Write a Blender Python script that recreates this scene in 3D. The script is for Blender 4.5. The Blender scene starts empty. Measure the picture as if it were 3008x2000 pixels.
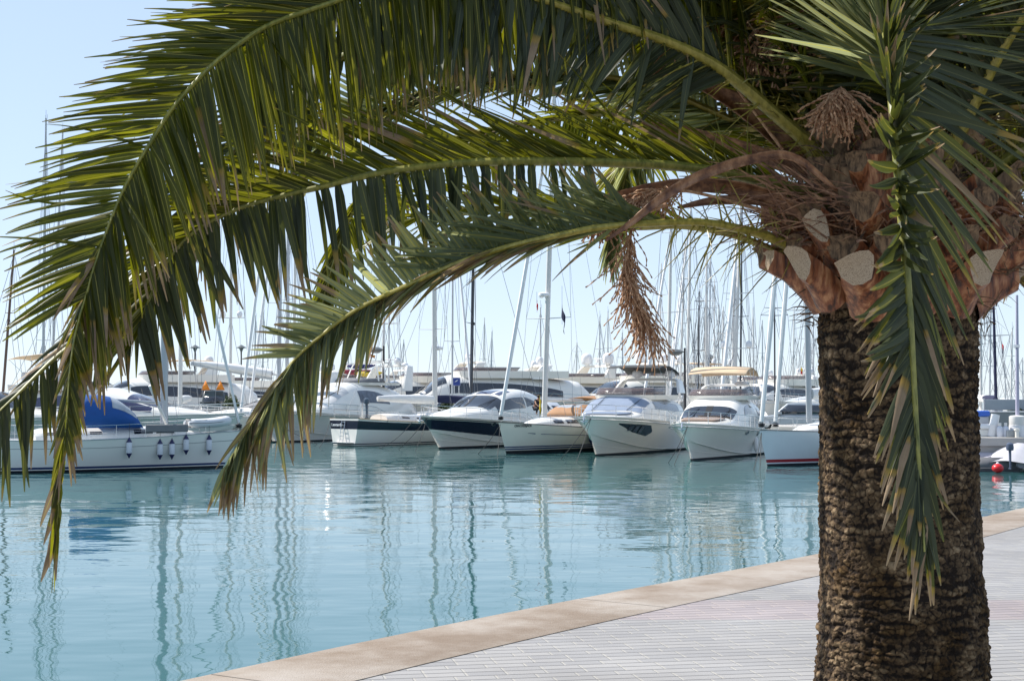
import bpy, bmesh, math, random
import numpy as np
from mathutils import Vector, Matrix, noise as mnoise
random.seed(7)
sc = bpy.context.scene
COL = sc.collection
R = math.radians
# ---------------------------------------------------------------- camera
EYE = 3.2; FPX = 4440.0; HOR = 1160.0
PITCH = math.atan((HOR - 1000.0) / FPX)
cam = bpy.data.cameras.new('camera'); camo = bpy.data.objects.new('camera', cam); COL.objects.link(camo)
camo.location = (0, 0, EYE); camo.rotation_euler = (R(90) + PITCH, 0, 0)
cam.sensor_width = 36.0; cam.lens = FPX / 3008.0 * 36.0; cam.clip_start = 0.1; cam.clip_end = 6000
sc.camera = camo
# ---------------------------------------------------------------- sky, sun, exposure
SUN_E = R(47); SUN_B = R(24)          # elevation; degrees behind the left hand side
SD = Vector((-math.cos(SUN_B) * math.cos(SUN_E), math.sin(SUN_B) * math.cos(SUN_E), math.sin(SUN_E)))
w = bpy.data.worlds.new('World'); sc.world = w; w.use_nodes = True
nt = w.node_tree; bg = nt.nodes['Background']
sky = nt.nodes.new('ShaderNodeTexSky'); sky.sky_type = 'NISHITA'; sky.sun_disc = False
sky.sun_elevation = SUN_E; sky.sun_rotation = math.atan2(SD.x, SD.y)
sky.air_density = 1.0; sky.dust_density = 0.0; sky.ozone_density = 2.2; sky.altitude = 1500
gm = nt.nodes.new('ShaderNodeGamma'); gm.inputs[1].default_value = 0.34; hs = nt.nodes.new('ShaderNodeHueSaturation'); hs.inputs['Saturation'].default_value = 0.98; hs.inputs['Value'].default_value = 2.75
nt.links.new(sky.outputs[0], gm.inputs[0]); nt.links.new(gm.outputs[0], hs.inputs['Color']); ml = nt.nodes.new('ShaderNodeMixRGB'); ml.blend_type = 'MULTIPLY'; ml.inputs[0].default_value = 1; ml.inputs[2].default_value = (0.86, 0.955, 1.09, 1); nt.links.new(hs.outputs[0], ml.inputs[1]); nt.links.new(ml.outputs[0], bg.inputs[0]); bg.inputs[1].default_value = 0.13
sl = bpy.data.lights.new('sun', 'SUN'); sl.energy = 5.0; sl.angle = R(0.5); sl.color = (1.0, 0.955, 0.89)
so = bpy.data.objects.new('sun', sl); COL.objects.link(so); so.location = SD * 50
so.rotation_euler = SD.to_track_quat('Z', 'Y').to_euler()
sc.view_settings.view_transform = 'Standard'; sc.view_settings.look = 'None'
sc.view_settings.exposure = 0.55; sc.view_settings.gamma = 1.0
sc.render.engine = 'CYCLES'
sc.cycles.max_bounces = 8; sc.cycles.transparent_max_bounces = 8
# ---------------------------------------------------------------- pixel -> world
def ray(px, py):
    x = (px - 1504.0) / FPX; y = (1000.0 - py) / FPX
    c, s = math.cos(PITCH), math.sin(PITCH)
    return Vector((x, c - s * y, s + c * y))
def at(px, py, Y):
    d = ray(px, py); return Vector((0, 0, EYE)) + d * (Y / d.y)
def onz(px, py, z):
    d = ray(px, py); return Vector((0, 0, EYE)) + d * ((z - EYE) / d.z)
def lerp(a, b, t): return a + (b - a) * t
def clip(x, a=0.0, b=1.0): return max(a, min(b, x))
def itp(keys, x):
    if x <= keys[0][0]: return keys[0][1]
    for (a, u), (b, v) in zip(keys, keys[1:]):
        if x <= b:
            t = (x - a) / (b - a) if b > a else 0
            return u * (1 - t) + v * t
    return keys[-1][1]
def sitp(keys, x):                     # smooth (monotone-ish) interpolation
    if x <= keys[0][0]: return keys[0][1]
    n = len(keys)
    for i in range(n - 1):
        a, u = keys[i]; b, v = keys[i + 1]
        if x <= b:
            h = b - a; t = (x - a) / h
            def sl_(j):
                if j <= 0 or j >= n - 1:
                    return 0.0 if n < 2 else (keys[min(j + 1, n - 1)][1] - keys[max(j - 1, 0)][1]) / max(1e-6, keys[min(j + 1, n - 1)][0] - keys[max(j - 1, 0)][0])
                d0 = (keys[j][1] - keys[j - 1][1]) / (keys[j][0] - keys[j - 1][0]); d1 = (keys[j + 1][1] - keys[j][1]) / (keys[j + 1][0] - keys[j][0])
                return 0.0 if d0 * d1 <= 0 else 2 * d0 * d1 / (d0 + d1)
            m0, m1 = sl_(i) * h, sl_(i + 1) * h
            return u * (2 * t**3 - 3 * t**2 + 1) + m0 * (t**3 - 2 * t**2 + t) + v * (-2 * t**3 + 3 * t**2) + m1 * (t**3 - t**2)
    return keys[-1][1]
def catmull(P, per=8):
    P = [Vector(p) for p in P]
    Q = [P[0] * 2 - P[1]] + P + [P[-1] * 2 - P[-2]]
    out = []
    for i in range(1, len(Q) - 2):
        for k in range(per):
            t = k / per
            a, b, c, d = Q[i - 1], Q[i], Q[i + 1], Q[i + 2]
            out.append(0.5 * ((2 * b) + (c - a) * t + (2 * a - 5 * b + 4 * c - d) * t * t + (3 * b - a - 3 * c + d) * t**3))
    out.append(P[-1].copy()); return out
# ---------------------------------------------------------------- materials
MATS = {}
def newmat(name):
    m = bpy.data.materials.new(name); m.use_nodes = True; MATS[name] = m
    return m, m.node_tree, m.node_tree.nodes['Principled BSDF']
def N(nt, t, **kw):
    n = nt.nodes.new('ShaderNode' + t)
    for k, v in kw.items():
        if k.startswith('i_'):
            n.inputs[k[2:].replace('_', ' ')].default_value = v
        else: setattr(n, k, v)
    return n
def mat(name, col, rough=0.5, metal=0.0, var=0.06, scale=2.0, spec=0.5, bump=0.0, bscale=40.0, coat=0.0, alpha=None, trans=0.0):
    if name in MATS: return MATS[name]
    m, nt, b = newmat(name)
    tc = N(nt, 'TexCoord'); no = N(nt, 'TexNoise'); no.inputs['Scale'].default_value = scale; no.inputs['Detail'].default_value = 5
    nt.links.new(tc.outputs['Object'], no.inputs['Vector'])
    mx = N(nt, 'MixRGB'); mx.blend_type = 'MIX'
    c1 = tuple(max(0, c * (1 - var * 2)) for c in col); c2 = tuple(min(1, c * (1 + var)) for c in col)
    mx.inputs[1].default_value = (*c1, 1); mx.inputs[2].default_value = (*c2, 1)
    nt.links.new(no.outputs['Fac'], mx.inputs[0]); nt.links.new(mx.outputs[0], b.inputs['Base Color'])
    b.inputs['Roughness'].default_value = rough; b.inputs['Metallic'].default_value = metal
    b.inputs['Specular IOR Level'].default_value = spec; b.inputs['Coat Weight'].default_value = coat
    if trans: b.inputs['Transmission Weight'].default_value = trans; b.inputs['IOR'].default_value = 1.1
    if alpha is not None: b.inputs['Alpha'].default_value = alpha
    if bump:
        n2 = N(nt, 'TexNoise'); n2.inputs['Scale'].default_value = bscale; n2.inputs['Detail'].default_value = 4
        nt.links.new(tc.outputs['Object'], n2.inputs['Vector'])
        bp = N(nt, 'Bump'); bp.inputs['Distance'].default_value = bump; bp.inputs['Strength'].default_value = 0.6
        nt.links.new(n2.outputs['Fac'], bp.inputs['Height']); nt.links.new(bp.outputs[0], b.inputs['Normal'])
    return m
# ---------------------------------------------------------------- mesh builder
class MB:
    def __init__(s): s.v = []; s.f = []; s.m = []; s.uv = []; s.uv2 = []; s.hasuv = False
    def add(s, vs, fs, m=0):
        o = len(s.v); s.v.extend([tuple(v) for v in vs])
        for f in fs: s.f.append(tuple(i + o for i in f)); s.m.append(m)
        return o
    def box(s, x0, x1, y0, y1, z0, z1, m=0, ch=0.0):
        if ch <= 0:
            vs = [(x, y, z) for z in (z0, z1) for y in (y0, y1) for x in (x0, x1)]
            s.add(vs, [(0, 2, 3, 1), (4, 5, 7, 6), (0, 1, 5, 4), (2, 6, 7, 3), (0, 4, 6, 2), (1, 3, 7, 5)], m)
        else:
            c = ch
            rings = []
            for z, i in ((z0, c), (z0 + c, 0), (z1 - c, 0), (z1, c)):
                X0, X1, Y0, Y1 = x0 + i, x1 - i, y0 + i, y1 - i
                rings.append([(X0 + c, Y0, z), (X1 - c, Y0, z), (X1, Y0 + c, z), (X1, Y1 - c, z), (X1 - c, Y1, z), (X0 + c, Y1, z), (X0, Y1 - c, z), (X0, Y0 + c, z)])
            s.loft(rings, True, m, caps=True)
    def obox(s, c, ax, ay, az, m=0):
        c, ax, ay, az = map(Vector, (c, ax, ay, az))
        vs = [c + ax * i + ay * j + az * k for k in (-1, 1) for j in (-1, 1) for i in (-1, 1)]
        s.add(vs, [(0, 2, 3, 1), (4, 5, 7, 6), (0, 1, 5, 4), (2, 6, 7, 3), (0, 4, 6, 2), (1, 3, 7, 5)], m)
    def loft(s, rings, closed=False, m=0, caps=False, rowm=None):
        n = len(rings[0]); vs = [p for r in rings for p in r]; o = len(s.v)
        s.v.extend([tuple(v) for v in vs])
        for i in range(len(rings) - 1):
            for j in range(n if closed else n - 1):
                k = (j + 1) % n
                s.f.append((o + i * n + j, o + i * n + k, o + (i + 1) * n + k, o + (i + 1) * n + j))
                s.m.append(rowm[j] if rowm else m)
        if caps:
            s.f.append(tuple(o + j for j in reversed(range(n)))); s.m.append(m)
            s.f.append(tuple(o + (len(rings) - 1) * n + j for j in range(n))); s.m.append(m)
    def tube(s, pts, r, n=6, m=0, flat=1.0, up=None):
        pts = [Vector(p) for p in pts]; k = len(pts)
        rr = [r] * k if not hasattr(r, '__len__') else list(r)
        if len(rr) != k: rr = [itp([(i / (len(rr) - 1), q) for i, q in enumerate(rr)], j / (k - 1)) for j in range(k)]
        rings = []; prev = None
        for i in range(k):
            t = (pts[min(i + 1, k - 1)] - pts[max(i - 1, 0)])
            if t.length < 1e-9: t = Vector((0, 0, 1))
            t.normalize()
            if prev is None:
                a = Vector(up) if up is not None else (Vector((0, 0, 1)) if abs(t.z) < 0.9 else Vector((1, 0, 0)))
                u = (a - t * a.dot(t)).normalized()
            else: u = (prev - t * prev.dot(t)).normalized()
            prev = u; v = t.cross(u)
            rings.append([pts[i] + (u * math.cos(2 * math.pi * j / n) * flat + v * math.sin(2 * math.pi * j / n)) * rr[i] for j in range(n)])
        s.loft(rings, True, m, caps=True)
    def lathe(s, c, prof, n=16, m=0, ax=None):
        c = Vector(c); rings = []
        q = Vector((0, 0, 1)).rotation_difference(Vector(ax).normalized()) if ax is not None else None
        for (r, z) in prof:
            ring = []
            for j in range(n):
                p = Vector((r * math.cos(2 * math.pi * j / n), r * math.sin(2 * math.pi * j / n), z))
                ring.append(c + (q @ p if q else p))
            rings.append(ring)
        s.loft(rings, True, m, caps=True)
    def ball(s, c, r, n=14, k=8, m=0, sc_=(1, 1, 1)):
        c = Vector(c); rings = []
        for i in range(k + 1):
            a = -math.pi / 2 + math.pi * i / k; a = clip(a, -1.5607, 1.5607)
            rings.append([c + Vector((r * sc_[0] * math.cos(a) * math.cos(2 * math.pi * j / n), r * sc_[1] * math.cos(a) * math.sin(2 * math.pi * j / n), r * sc_[2] * math.sin(a))) for j in range(n)])
        s.loft(rings, True, m, caps=True)
    def prism(s, poly, fa, fb, m=0):      # poly: 2D list; fa, fb map (a,b)->3D on each side
        n = len(poly); A = [fa(*p) for p in poly]; B = [fb(*p) for p in poly]
        s.add(A + B, [tuple(reversed(range(n))), tuple(range(n, 2 * n))] + [(i, (i + 1) % n, n + (i + 1) % n, n + i) for i in range(n)], m)
    def build(s, name, mats, parent=None, smooth=True, solid=0, bevel=0, sub=0, angle=40):
        me = bpy.data.meshes.new(name); me.from_pydata(s.v, [], s.f); 
        if not isinstance(mats, (list, tuple)): mats = [mats]
        for q in mats: me.materials.append(q)
        me.polygons.foreach_set('material_index', s.m)
        if s.hasuv:
            for nm, dat in (('uv', s.uv), ('rnd', s.uv2)):
                if len(dat) == len(s.v):
                    l = me.uv_layers.new(name=nm); li = np.empty(len(me.loops), dtype=np.int32); me.loops.foreach_get('vertex_index', li)
                    l.data.foreach_set('uv', np.array(dat, dtype=np.float32)[li].ravel())
        me.update()
        if smooth:
            me.polygons.foreach_set('use_smooth', [True] * len(me.polygons))
            bm = bmesh.new(); bm.from_mesh(me)
            if not s.hasuv: bmesh.ops.recalc_face_normals(bm, faces=bm.faces)
            th = R(angle)
            for e in bm.edges:
                if len(e.link_faces) == 2 and e.calc_face_angle(0) > th: e.smooth = False
            bm.to_mesh(me); bm.free()
        else:
            bm = bmesh.new(); bm.from_mesh(me); bmesh.ops.recalc_face_normals(bm, faces=bm.faces); bm.to_mesh(me); bm.free()
        o = bpy.data.objects.new(name, me); COL.objects.link(o)
        if parent is not None: o.parent = parent
        if bevel: md = o.modifiers.new('b', 'BEVEL'); md.width = bevel; md.segments = 2; md.limit_method = 'ANGLE'
        if solid: md = o.modifiers.new('s', 'SOLIDIFY'); md.thickness = solid; md.offset = 0
        if sub: md = o.modifiers.new('u', 'SUBSURF'); md.levels = sub; md.render_levels = sub
        return o
def empty(name, loc, rz=0.0):
    o = bpy.data.objects.new(name, None); COL.objects.link(o); o.location = loc; o.rotation_euler = (0, 0, rz); o.empty_display_size = 0.3
    return o
def tag(o, label=None, cat=None, group=None, kind=None):
    if label: o['label'] = label
    if cat: o['category'] = cat
    if group: o['group'] = group
    if kind: o['kind'] = kind
    return o
def thing(name, label, cat, loc=(0, 0, 0), rz=0.0, group=None):
    return tag(empty(name, loc, rz), label, cat, group)
def children(o): return [c for c in bpy.data.objects if c.parent == o]
def copy_tree(o, parent=None):
    c = o.copy(); COL.objects.link(c)
    if parent is not None: c.parent = parent
    for ch in children(o): copy_tree(ch, c)
    return c
def text_mesh(txt, size, m, parent, M, name='lettering', ext=0.004, shear=0.0, sx=1.0):
    cu = bpy.data.curves.new('t', 'FONT'); cu.body = txt; cu.size = size; cu.extrude = ext; cu.shear = shear; cu.align_x = 'LEFT'; cu.offset = size*0.02
    to = bpy.data.objects.new('t', cu); COL.objects.link(to)
    dg = bpy.context.evaluated_depsgraph_get(); me = bpy.data.meshes.new_from_object(to.evaluated_get(dg))
    bpy.data.objects.remove(to)
    me.transform(Matrix.Diagonal((sx, 1, 1, 1))); me.transform(M); me.materials.clear(); me.materials.append(m); me.name = name
    o = bpy.data.objects.new(name, me); COL.objects.link(o); o.parent = parent; return o
# ================================================================ SETTING
PZ = 1.5
WV1, WV2, WV3 = 0.034, 0.0080, 0.0024   # wave heights
PAVROT = 11.0
# ---- water
m, nt, b = newmat('water')
tc = N(nt, 'TexCoord')
def wnoise(sx, sy, sc_, det, rot=0.0):
    mp = N(nt, 'Mapping'); mp.inputs['Scale'].default_value = (sx, sy, 1); mp.inputs['Rotation'].default_value = (0, 0, rot)
    nt.links.new(tc.outputs['Object'], mp.inputs['Vector'])
    n = N(nt, 'TexNoise'); n.inputs['Scale'].default_value = sc_; n.inputs['Detail'].default_value = det; n.inputs['Roughness'].default_value = 0.45
    nt.links.new(mp.outputs[0], n.inputs['Vector']); return n
def mul(a, k):
    q = N(nt, 'Math'); q.operation = 'MULTIPLY'
    nt.links.new(a, q.inputs[0])
    if isinstance(k, (int, float)): q.inputs[1].default_value = k
    else: nt.links.new(k, q.inputs[1])
    return q.outputs[0]
def add_(a, c):
    q = N(nt, 'Math'); q.operation = 'ADD'; nt.links.new(a, q.inputs[0]); nt.links.new(c, q.inputs[1]); return q.outputs[0]
n1 = wnoise(1.0, 1.0, 0.45, 1.0, 0.3)      # gentle swell about a metre long
n2 = wnoise(0.7, 1.2, 1.5, 1.0, -0.2)     # ripples
n3 = wnoise(0.7, 1.0, 7.0, 1.0, 0.1)      # fine wind ripple, patchy
n4 = wnoise(1.0, 2.5, 0.05, 3.0, 0.0)     # patches
cr = N(nt, 'ValToRGB'); cr.color_ramp.elements[0].position = 0.42; cr.color_ramp.elements[1].position = 0.62
nt.links.new(n4.outputs['Fac'], cr.inputs[0])
h = add_(add_(mul(n1.outputs['Fac'], WV1), mul(n2.outputs['Fac'], WV2)), mul(mul(n3.outputs['Fac'], WV3), cr.outputs[0]))
bp = N(nt, 'Bump'); bp.inputs['Distance'].default_value = 1.0; bp.inputs['Strength'].default_value = 1.0
nt.links.new(h, bp.inputs['Height']); nt.links.new(bp.outputs[0], b.inputs['Normal'])
b.inputs['Base Color'].default_value = (0.036, 0.120, 0.122, 1); b.inputs['Roughness'].default_value = 0.03; b.inputs['IOR'].default_value = 1.34
s = MB(); s.add([(-2500, -200, 0), (2500, -200, 0), (2500, 5000, 0), (-2500, 5000, 0)], [(0, 1, 2, 3)])
tag(s.build('water', m, smooth=False), kind='structure')
# ---- promenade: the quay edge as seen, a gently curving line
edge = [onz(x, y, PZ) for x, y in ((472, 2000), (900, 1903), (1276, 1824), (1658, 1750), (2041, 1690), (2398, 1639), (2880, 1514), (3008, 1488))]
inner = [onz(x, y, PZ) for x, y in ((941, 1997), (1109, 1960), (1435, 1890), (1799, 1810), (2107, 1750), (2405, 1694), (2880, 1585), (3008, 1548))]
def extend(P, a, b):
    d0 = (P[0] - P[1]).normalized(); d1 = (P[-1] - P[-2]).normalized()
    return [P[0] + d0 * a] + P + [P[-1] + d1 * b]
def resample(P, st=0.5, it=60):
    out = []
    for a, c in zip(P, P[1:]):
        k = max(1, int((c - a).length / st)); out += [a.lerp(c, i / k) for i in range(k)]
    out.append(P[-1].copy())
    for _ in range(it): out = [out[0]] + [(out[i - 1] + out[i] * 2 + out[i + 1]) / 4 for i in range(1, len(out) - 1)] + [out[-1]]
    return out
E = resample(extend(edge, 14, 30))
def offset(P, d):
    out = []
    for i, p in enumerate(P):
        t = (P[min(i + 1, len(P) - 1)] - P[max(i - 1, 0)]).normalized(); out.append(p + Vector((t.y, -t.x, 0)) * d)
    return out
KW = 0.9
I2 = offset(E, KW)
s = MB(); far = [(60, p.y - 25, PZ - .03) for p in E]
# land slab under everything: one sheet from the wall to far behind the camera
n = len(E)
land = [(p.x, p.y, PZ - 0.003) for p in I2]
poly = land + [(80, land[-1][1], PZ - 0.003), (80, -60, PZ - 0.003), (land[0][0], -60, PZ - 0.003)]
s.add(poly, [tuple(range(len(poly)))])
m, nt, b = newmat('paving')
tc = N(nt, 'TexCoord'); mp = N(nt, 'Mapping'); mp.inputs['Rotation'].default_value = (0, 0, R(-PAVROT)); nt.links.new(tc.outputs['Object'], mp.inputs['Vector'])
br = N(nt, 'TexBrick'); br.offset = 0.33; br.offset_frequency = 3
br.inputs['Color1'].default_value = (0.285, 0.278, 0.276, 1); br.inputs['Color2'].default_value = (0.345, 0.333, 0.322, 1); br.inputs['Mortar'].default_value = (0.40, 0.38, 0.345, 1)
br.inputs['Scale'].default_value = 1.0; br.inputs['Brick Width'].default_value = 0.25; br.inputs['Row Height'].default_value = 0.125; br.inputs['Mortar Size'].default_value = 0.009; br.inputs['Mortar Smooth'].default_value = 0.3
nt.links.new(mp.outputs[0], br.inputs['Vector'])
sx = N(nt, 'SeparateXYZ'); nt.links.new(tc.outputs['Object'], sx.inputs[0])
no = N(nt, 'TexNoise'); no.inputs['Scale'].default_value = 0.9; no.inputs['Detail'].default_value = 6; nt.links.new(tc.outputs['Object'], no.inputs['Vector'])
# pink course of pavers (a real band of pinker pavers running across)
pk = N(nt, 'Math'); pk.operation = 'COMPARE'; pk.inputs[1].default_value = 12.1; pk.inputs[2].default_value = 0.55
sx2 = N(nt, 'SeparateXYZ'); nt.links.new(mp.outputs[0], sx2.inputs[0]); nt.links.new(sx.outputs[1], pk.inputs[0])
mx = N(nt, 'MixRGB'); mx.blend_type = 'MULTIPLY'; mx.inputs[2].default_value = (1.05, 0.94, 0.955, 1)
rj = N(nt, 'Math'); rj.operation = 'PINGPONG'; rj.inputs[1].default_value = 0.0625; nt.links.new(sx2.outputs[1], rj.inputs[0])
rl = N(nt, 'Math'); rl.operation = 'LESS_THAN'; rl.inputs[1].default_value = 0.0085; nt.links.new(rj.outputs[0], rl.inputs[0])
rm = N(nt, 'MixRGB'); rm.inputs[2].default_value = (0.15, 0.145, 0.145, 1); nt.links.new(rl.outputs[0], rm.inputs[0]); nt.links.new(br.outputs['Color'], rm.inputs[1])
nt.links.new(pk.outputs[0], mx.inputs[0]); nt.links.new(rm.outputs[0], mx.inputs[1])
m2 = N(nt, 'MixRGB'); m2.blend_type = 'MULTIPLY'; m2.inputs[0].default_value = 1.0
r2 = N(nt, 'ValToRGB'); r2.color_ramp.elements[0].color = (.80, .79, .78, 1); r2.color_ramp.elements[0].position = .32; r2.color_ramp.elements[1].position = .7
nt.links.new(no.outputs['Fac'], r2.inputs[0]); nt.links.new(mx.outputs[0], m2.inputs[1]); nt.links.new(r2.outputs[0], m2.inputs[2])
nt.links.new(m2.outputs[0], b.inputs['Base Color']); b.inputs['Roughness'].default_value = 0.75
bp = N(nt, 'Bump'); bp.inputs['Distance'].default_value = 0.006; bp.invert = True
nf = N(nt, 'TexNoise'); nf.inputs['Scale'].default_value = 160; nt.links.new(tc.outputs['Object'], nf.inputs['Vector'])
ad = N(nt, 'Math'); ad.operation = 'MULTIPLY_ADD'; ad.inputs[1].default_value = -0.15; nt.links.new(nf.outputs['Fac'], ad.inputs[0]); nt.links.new(br.outputs['Fac'], ad.inputs[2])
nt.links.new(ad.outputs[0], bp.inputs['Height']); nt.links.new(bp.outputs[0], b.inputs['Normal'])
tag(s.build('promenade', m, smooth=False), kind='structure')
# kerb / coping and quay wall
m, nt, b = newmat('coping_concrete')
tc = N(nt, 'TexCoord'); no = N(nt, 'TexNoise'); no.inputs['Scale'].default_value = 1.6; no.inputs['Detail'].default_value = 8; no.inputs['Roughness'].default_value = .65; nt.links.new(tc.outputs['Object'], no.inputs['Vector'])
r2 = N(nt, 'ValToRGB'); e = r2.color_ramp.elements; e[0].color = (.25, .20, .155, 1); e[0].position = .34; e[1].color = (.35, .31, .27, 1); e[1].position = .68
nt.links.new(no.outputs['Fac'], r2.inputs[0]); b.inputs['Roughness'].default_value = .85
ns = N(nt, 'TexNoise'); ns.inputs['Scale'].default_value = .7; ns.inputs['Detail'].default_value = 9; ns.inputs['Roughness'].default_value = .7; nt.links.new(tc.outputs['Object'], ns.inputs['Vector'])
rs_ = N(nt, 'ValToRGB'); rs_.color_ramp.elements[0].color = (.66, .58, .50, 1); rs_.color_ramp.elements[0].position = .38; rs_.color_ramp.elements[1].position = .58; nt.links.new(ns.outputs['Fac'], rs_.inputs[0])
mk = N(nt, 'MixRGB'); mk.blend_type = 'MULTIPLY'; mk.inputs[0].default_value = 1; nt.links.new(r2.outputs[0], mk.inputs[1]); nt.links.new(rs_.outputs[0], mk.inputs[2]); nt.links.new(mk.outputs[0], b.inputs['Base Color'])
nf = N(nt, 'TexNoise'); nf.inputs['Scale'].default_value = 90; nf.inputs['Detail'].default_value = 5; nt.links.new(tc.outputs['Object'], nf.inputs['Vector'])
bp = N(nt, 'Bump'); bp.inputs['Distance'].default_value = .006; nt.links.new(nf.outputs['Fac'], bp.inputs['Height']); nt.links.new(bp.outputs[0], b.inputs['Normal'])
s = MB()
def up(P, z): return [(p.x, p.y, z) for p in P]
rs = [up(offset(E, KW), PZ - .02), up(offset(E, KW), PZ + .002), up(offset(E, .035), PZ + .002), up(offset(E, .01), PZ - .012), up(E, PZ - .04), up(E, -1.0)]
s.loft([list(c) for c in zip(*rs)])
tag(s.build('quay_coping', m, angle=60), kind='structure')
# joints across the coping
jm = mat('joint_dirt', (.13, .11, .09), .95)
s = MB()
for k in range(6, len(E) - 8, 7):
    p = E[k]; t = (E[k + 1] - E[k - 1]).normalized(); q = Vector((t.y, -t.x, 0)); c = p + q * (KW / 2 + .01); c.z = PZ + .0045
    s.add([c - q * (KW / 2 - .03) - t * .004, c + q * (KW / 2 - .03) - t * .004, c + q * (KW / 2 - .03) + t * .004, c - q * (KW / 2 - .03) + t * .004], [(0, 1, 2, 3)])
tag(s.build('coping_joints', jm, smooth=False), kind='structure')
# ================================================================ BOAT BUILDERS
rb = random.Random(5)
GEL = mat('gelcoat_white', (.80, .775, .72), .22, var=.03, scale=.7, coat=.3)
GELC = mat('gelcoat_cream', (.78, .74, .66), .25, var=.03, scale=.7, coat=.3)
GELG = mat('gelcoat_grey_white', (.72, .70, .66), .28, var=.04, scale=.9, coat=.2)
NAVY = mat('navy_paint', (.012, .014, .035), .18, var=.1, coat=.4)
ANTI = mat('antifouling_dark', (.010, .013, .022), .55, var=.2)
REDP = mat('red_paint', (.33, .02, .03), .35)
BLU = mat('blue_stripe', (.02, .04, .13), .3)
TEAK = mat('teak', (.42, .28, .15), .6, var=.15, scale=9)
STEEL = mat('stainless', (.62, .63, .65), .2, metal=.9, var=.05)
ALU = mat('aluminium_mast', (.42, .44, .46), .38, metal=.35, var=.05)
WMAST = mat('white_mast', (.62, .61, .59), .3, var=.04)
CARB = mat('dark_mast', (.035, .037, .045), .35)
WIRE = mat('rigging_wire', (.20, .21, .23), .4, metal=.4)
GLS = mat('dark_glass', (.018, .022, .032), .05, var=.2, spec=.8, coat=.6)
GLB = mat('blue_tint_glass', (.03, .03, .085), .06, var=.2, spec=.8, coat=.5)
GLL = mat('curtained_glass', (.11, .13, .17), .12, var=.5, scale=3, spec=.8)
SMOKE = mat('smoked_screen', (.16, .12, .115), .08, var=.15, spec=.7, alpha=.62)
VCOV = mat('mesh_windscreen_cover', (.23, .28, .37), .5, var=.1, scale=3)
GCOV = mat('grey_cover', (.19, .19, .20), .8, var=.15, scale=3)
CANW = mat('white_canvas', (.74, .74, .73), .7, var=.05, scale=3, bump=.01, bscale=6)
CANB = mat('blue_canvas', (.004, .075, .30), .7, var=.12, scale=3, bump=.01, bscale=5)
CANN = mat('navy_canvas', (.012, .017, .06), .8, var=.15)
CANK = mat('charcoal_canvas', (.055, .06, .062), .8, var=.15)
CANS = mat('sand_canvas', (.62, .46, .30), .75, var=.08)
CANT = mat('tan_canvas', (.36, .19, .09), .75, var=.1)
CANM = mat('maroon_cushion', (.16, .06, .06), .75, var=.15)
VIN = mat('clear_vinyl', (.42, .45, .48), .12, var=.3, scale=3, spec=.7)
RUB = mat('black_rubber', (.015, .015, .017), .5)
FEN = mat('fender_white', (.66, .67, .72), .5, var=.06)
FENB = mat('fender_blue', (.02, .022, .09), .45)
PLW = mat('radome_white', (.75, .75, .76), .3, var=.03)
RIMM = mat('porthole_rim_metal', (.45, .45, .44), .35, metal=.3)
ROPE = mat('rope_dark', (.06, .06, .055), .9)
ROPW = mat('rope_pale', (.55, .53, .48), .9)
TUBG = mat('inflatable_grey', (.62, .63, .65), .5, var=.05)
SKIN = mat('skin', (.42, .22, .14), .5); HAIR = mat('dark_hair', (.03, .02, .015), .6); CLOTH = mat('black_shirt', (.02, .02, .03), .8)

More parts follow.
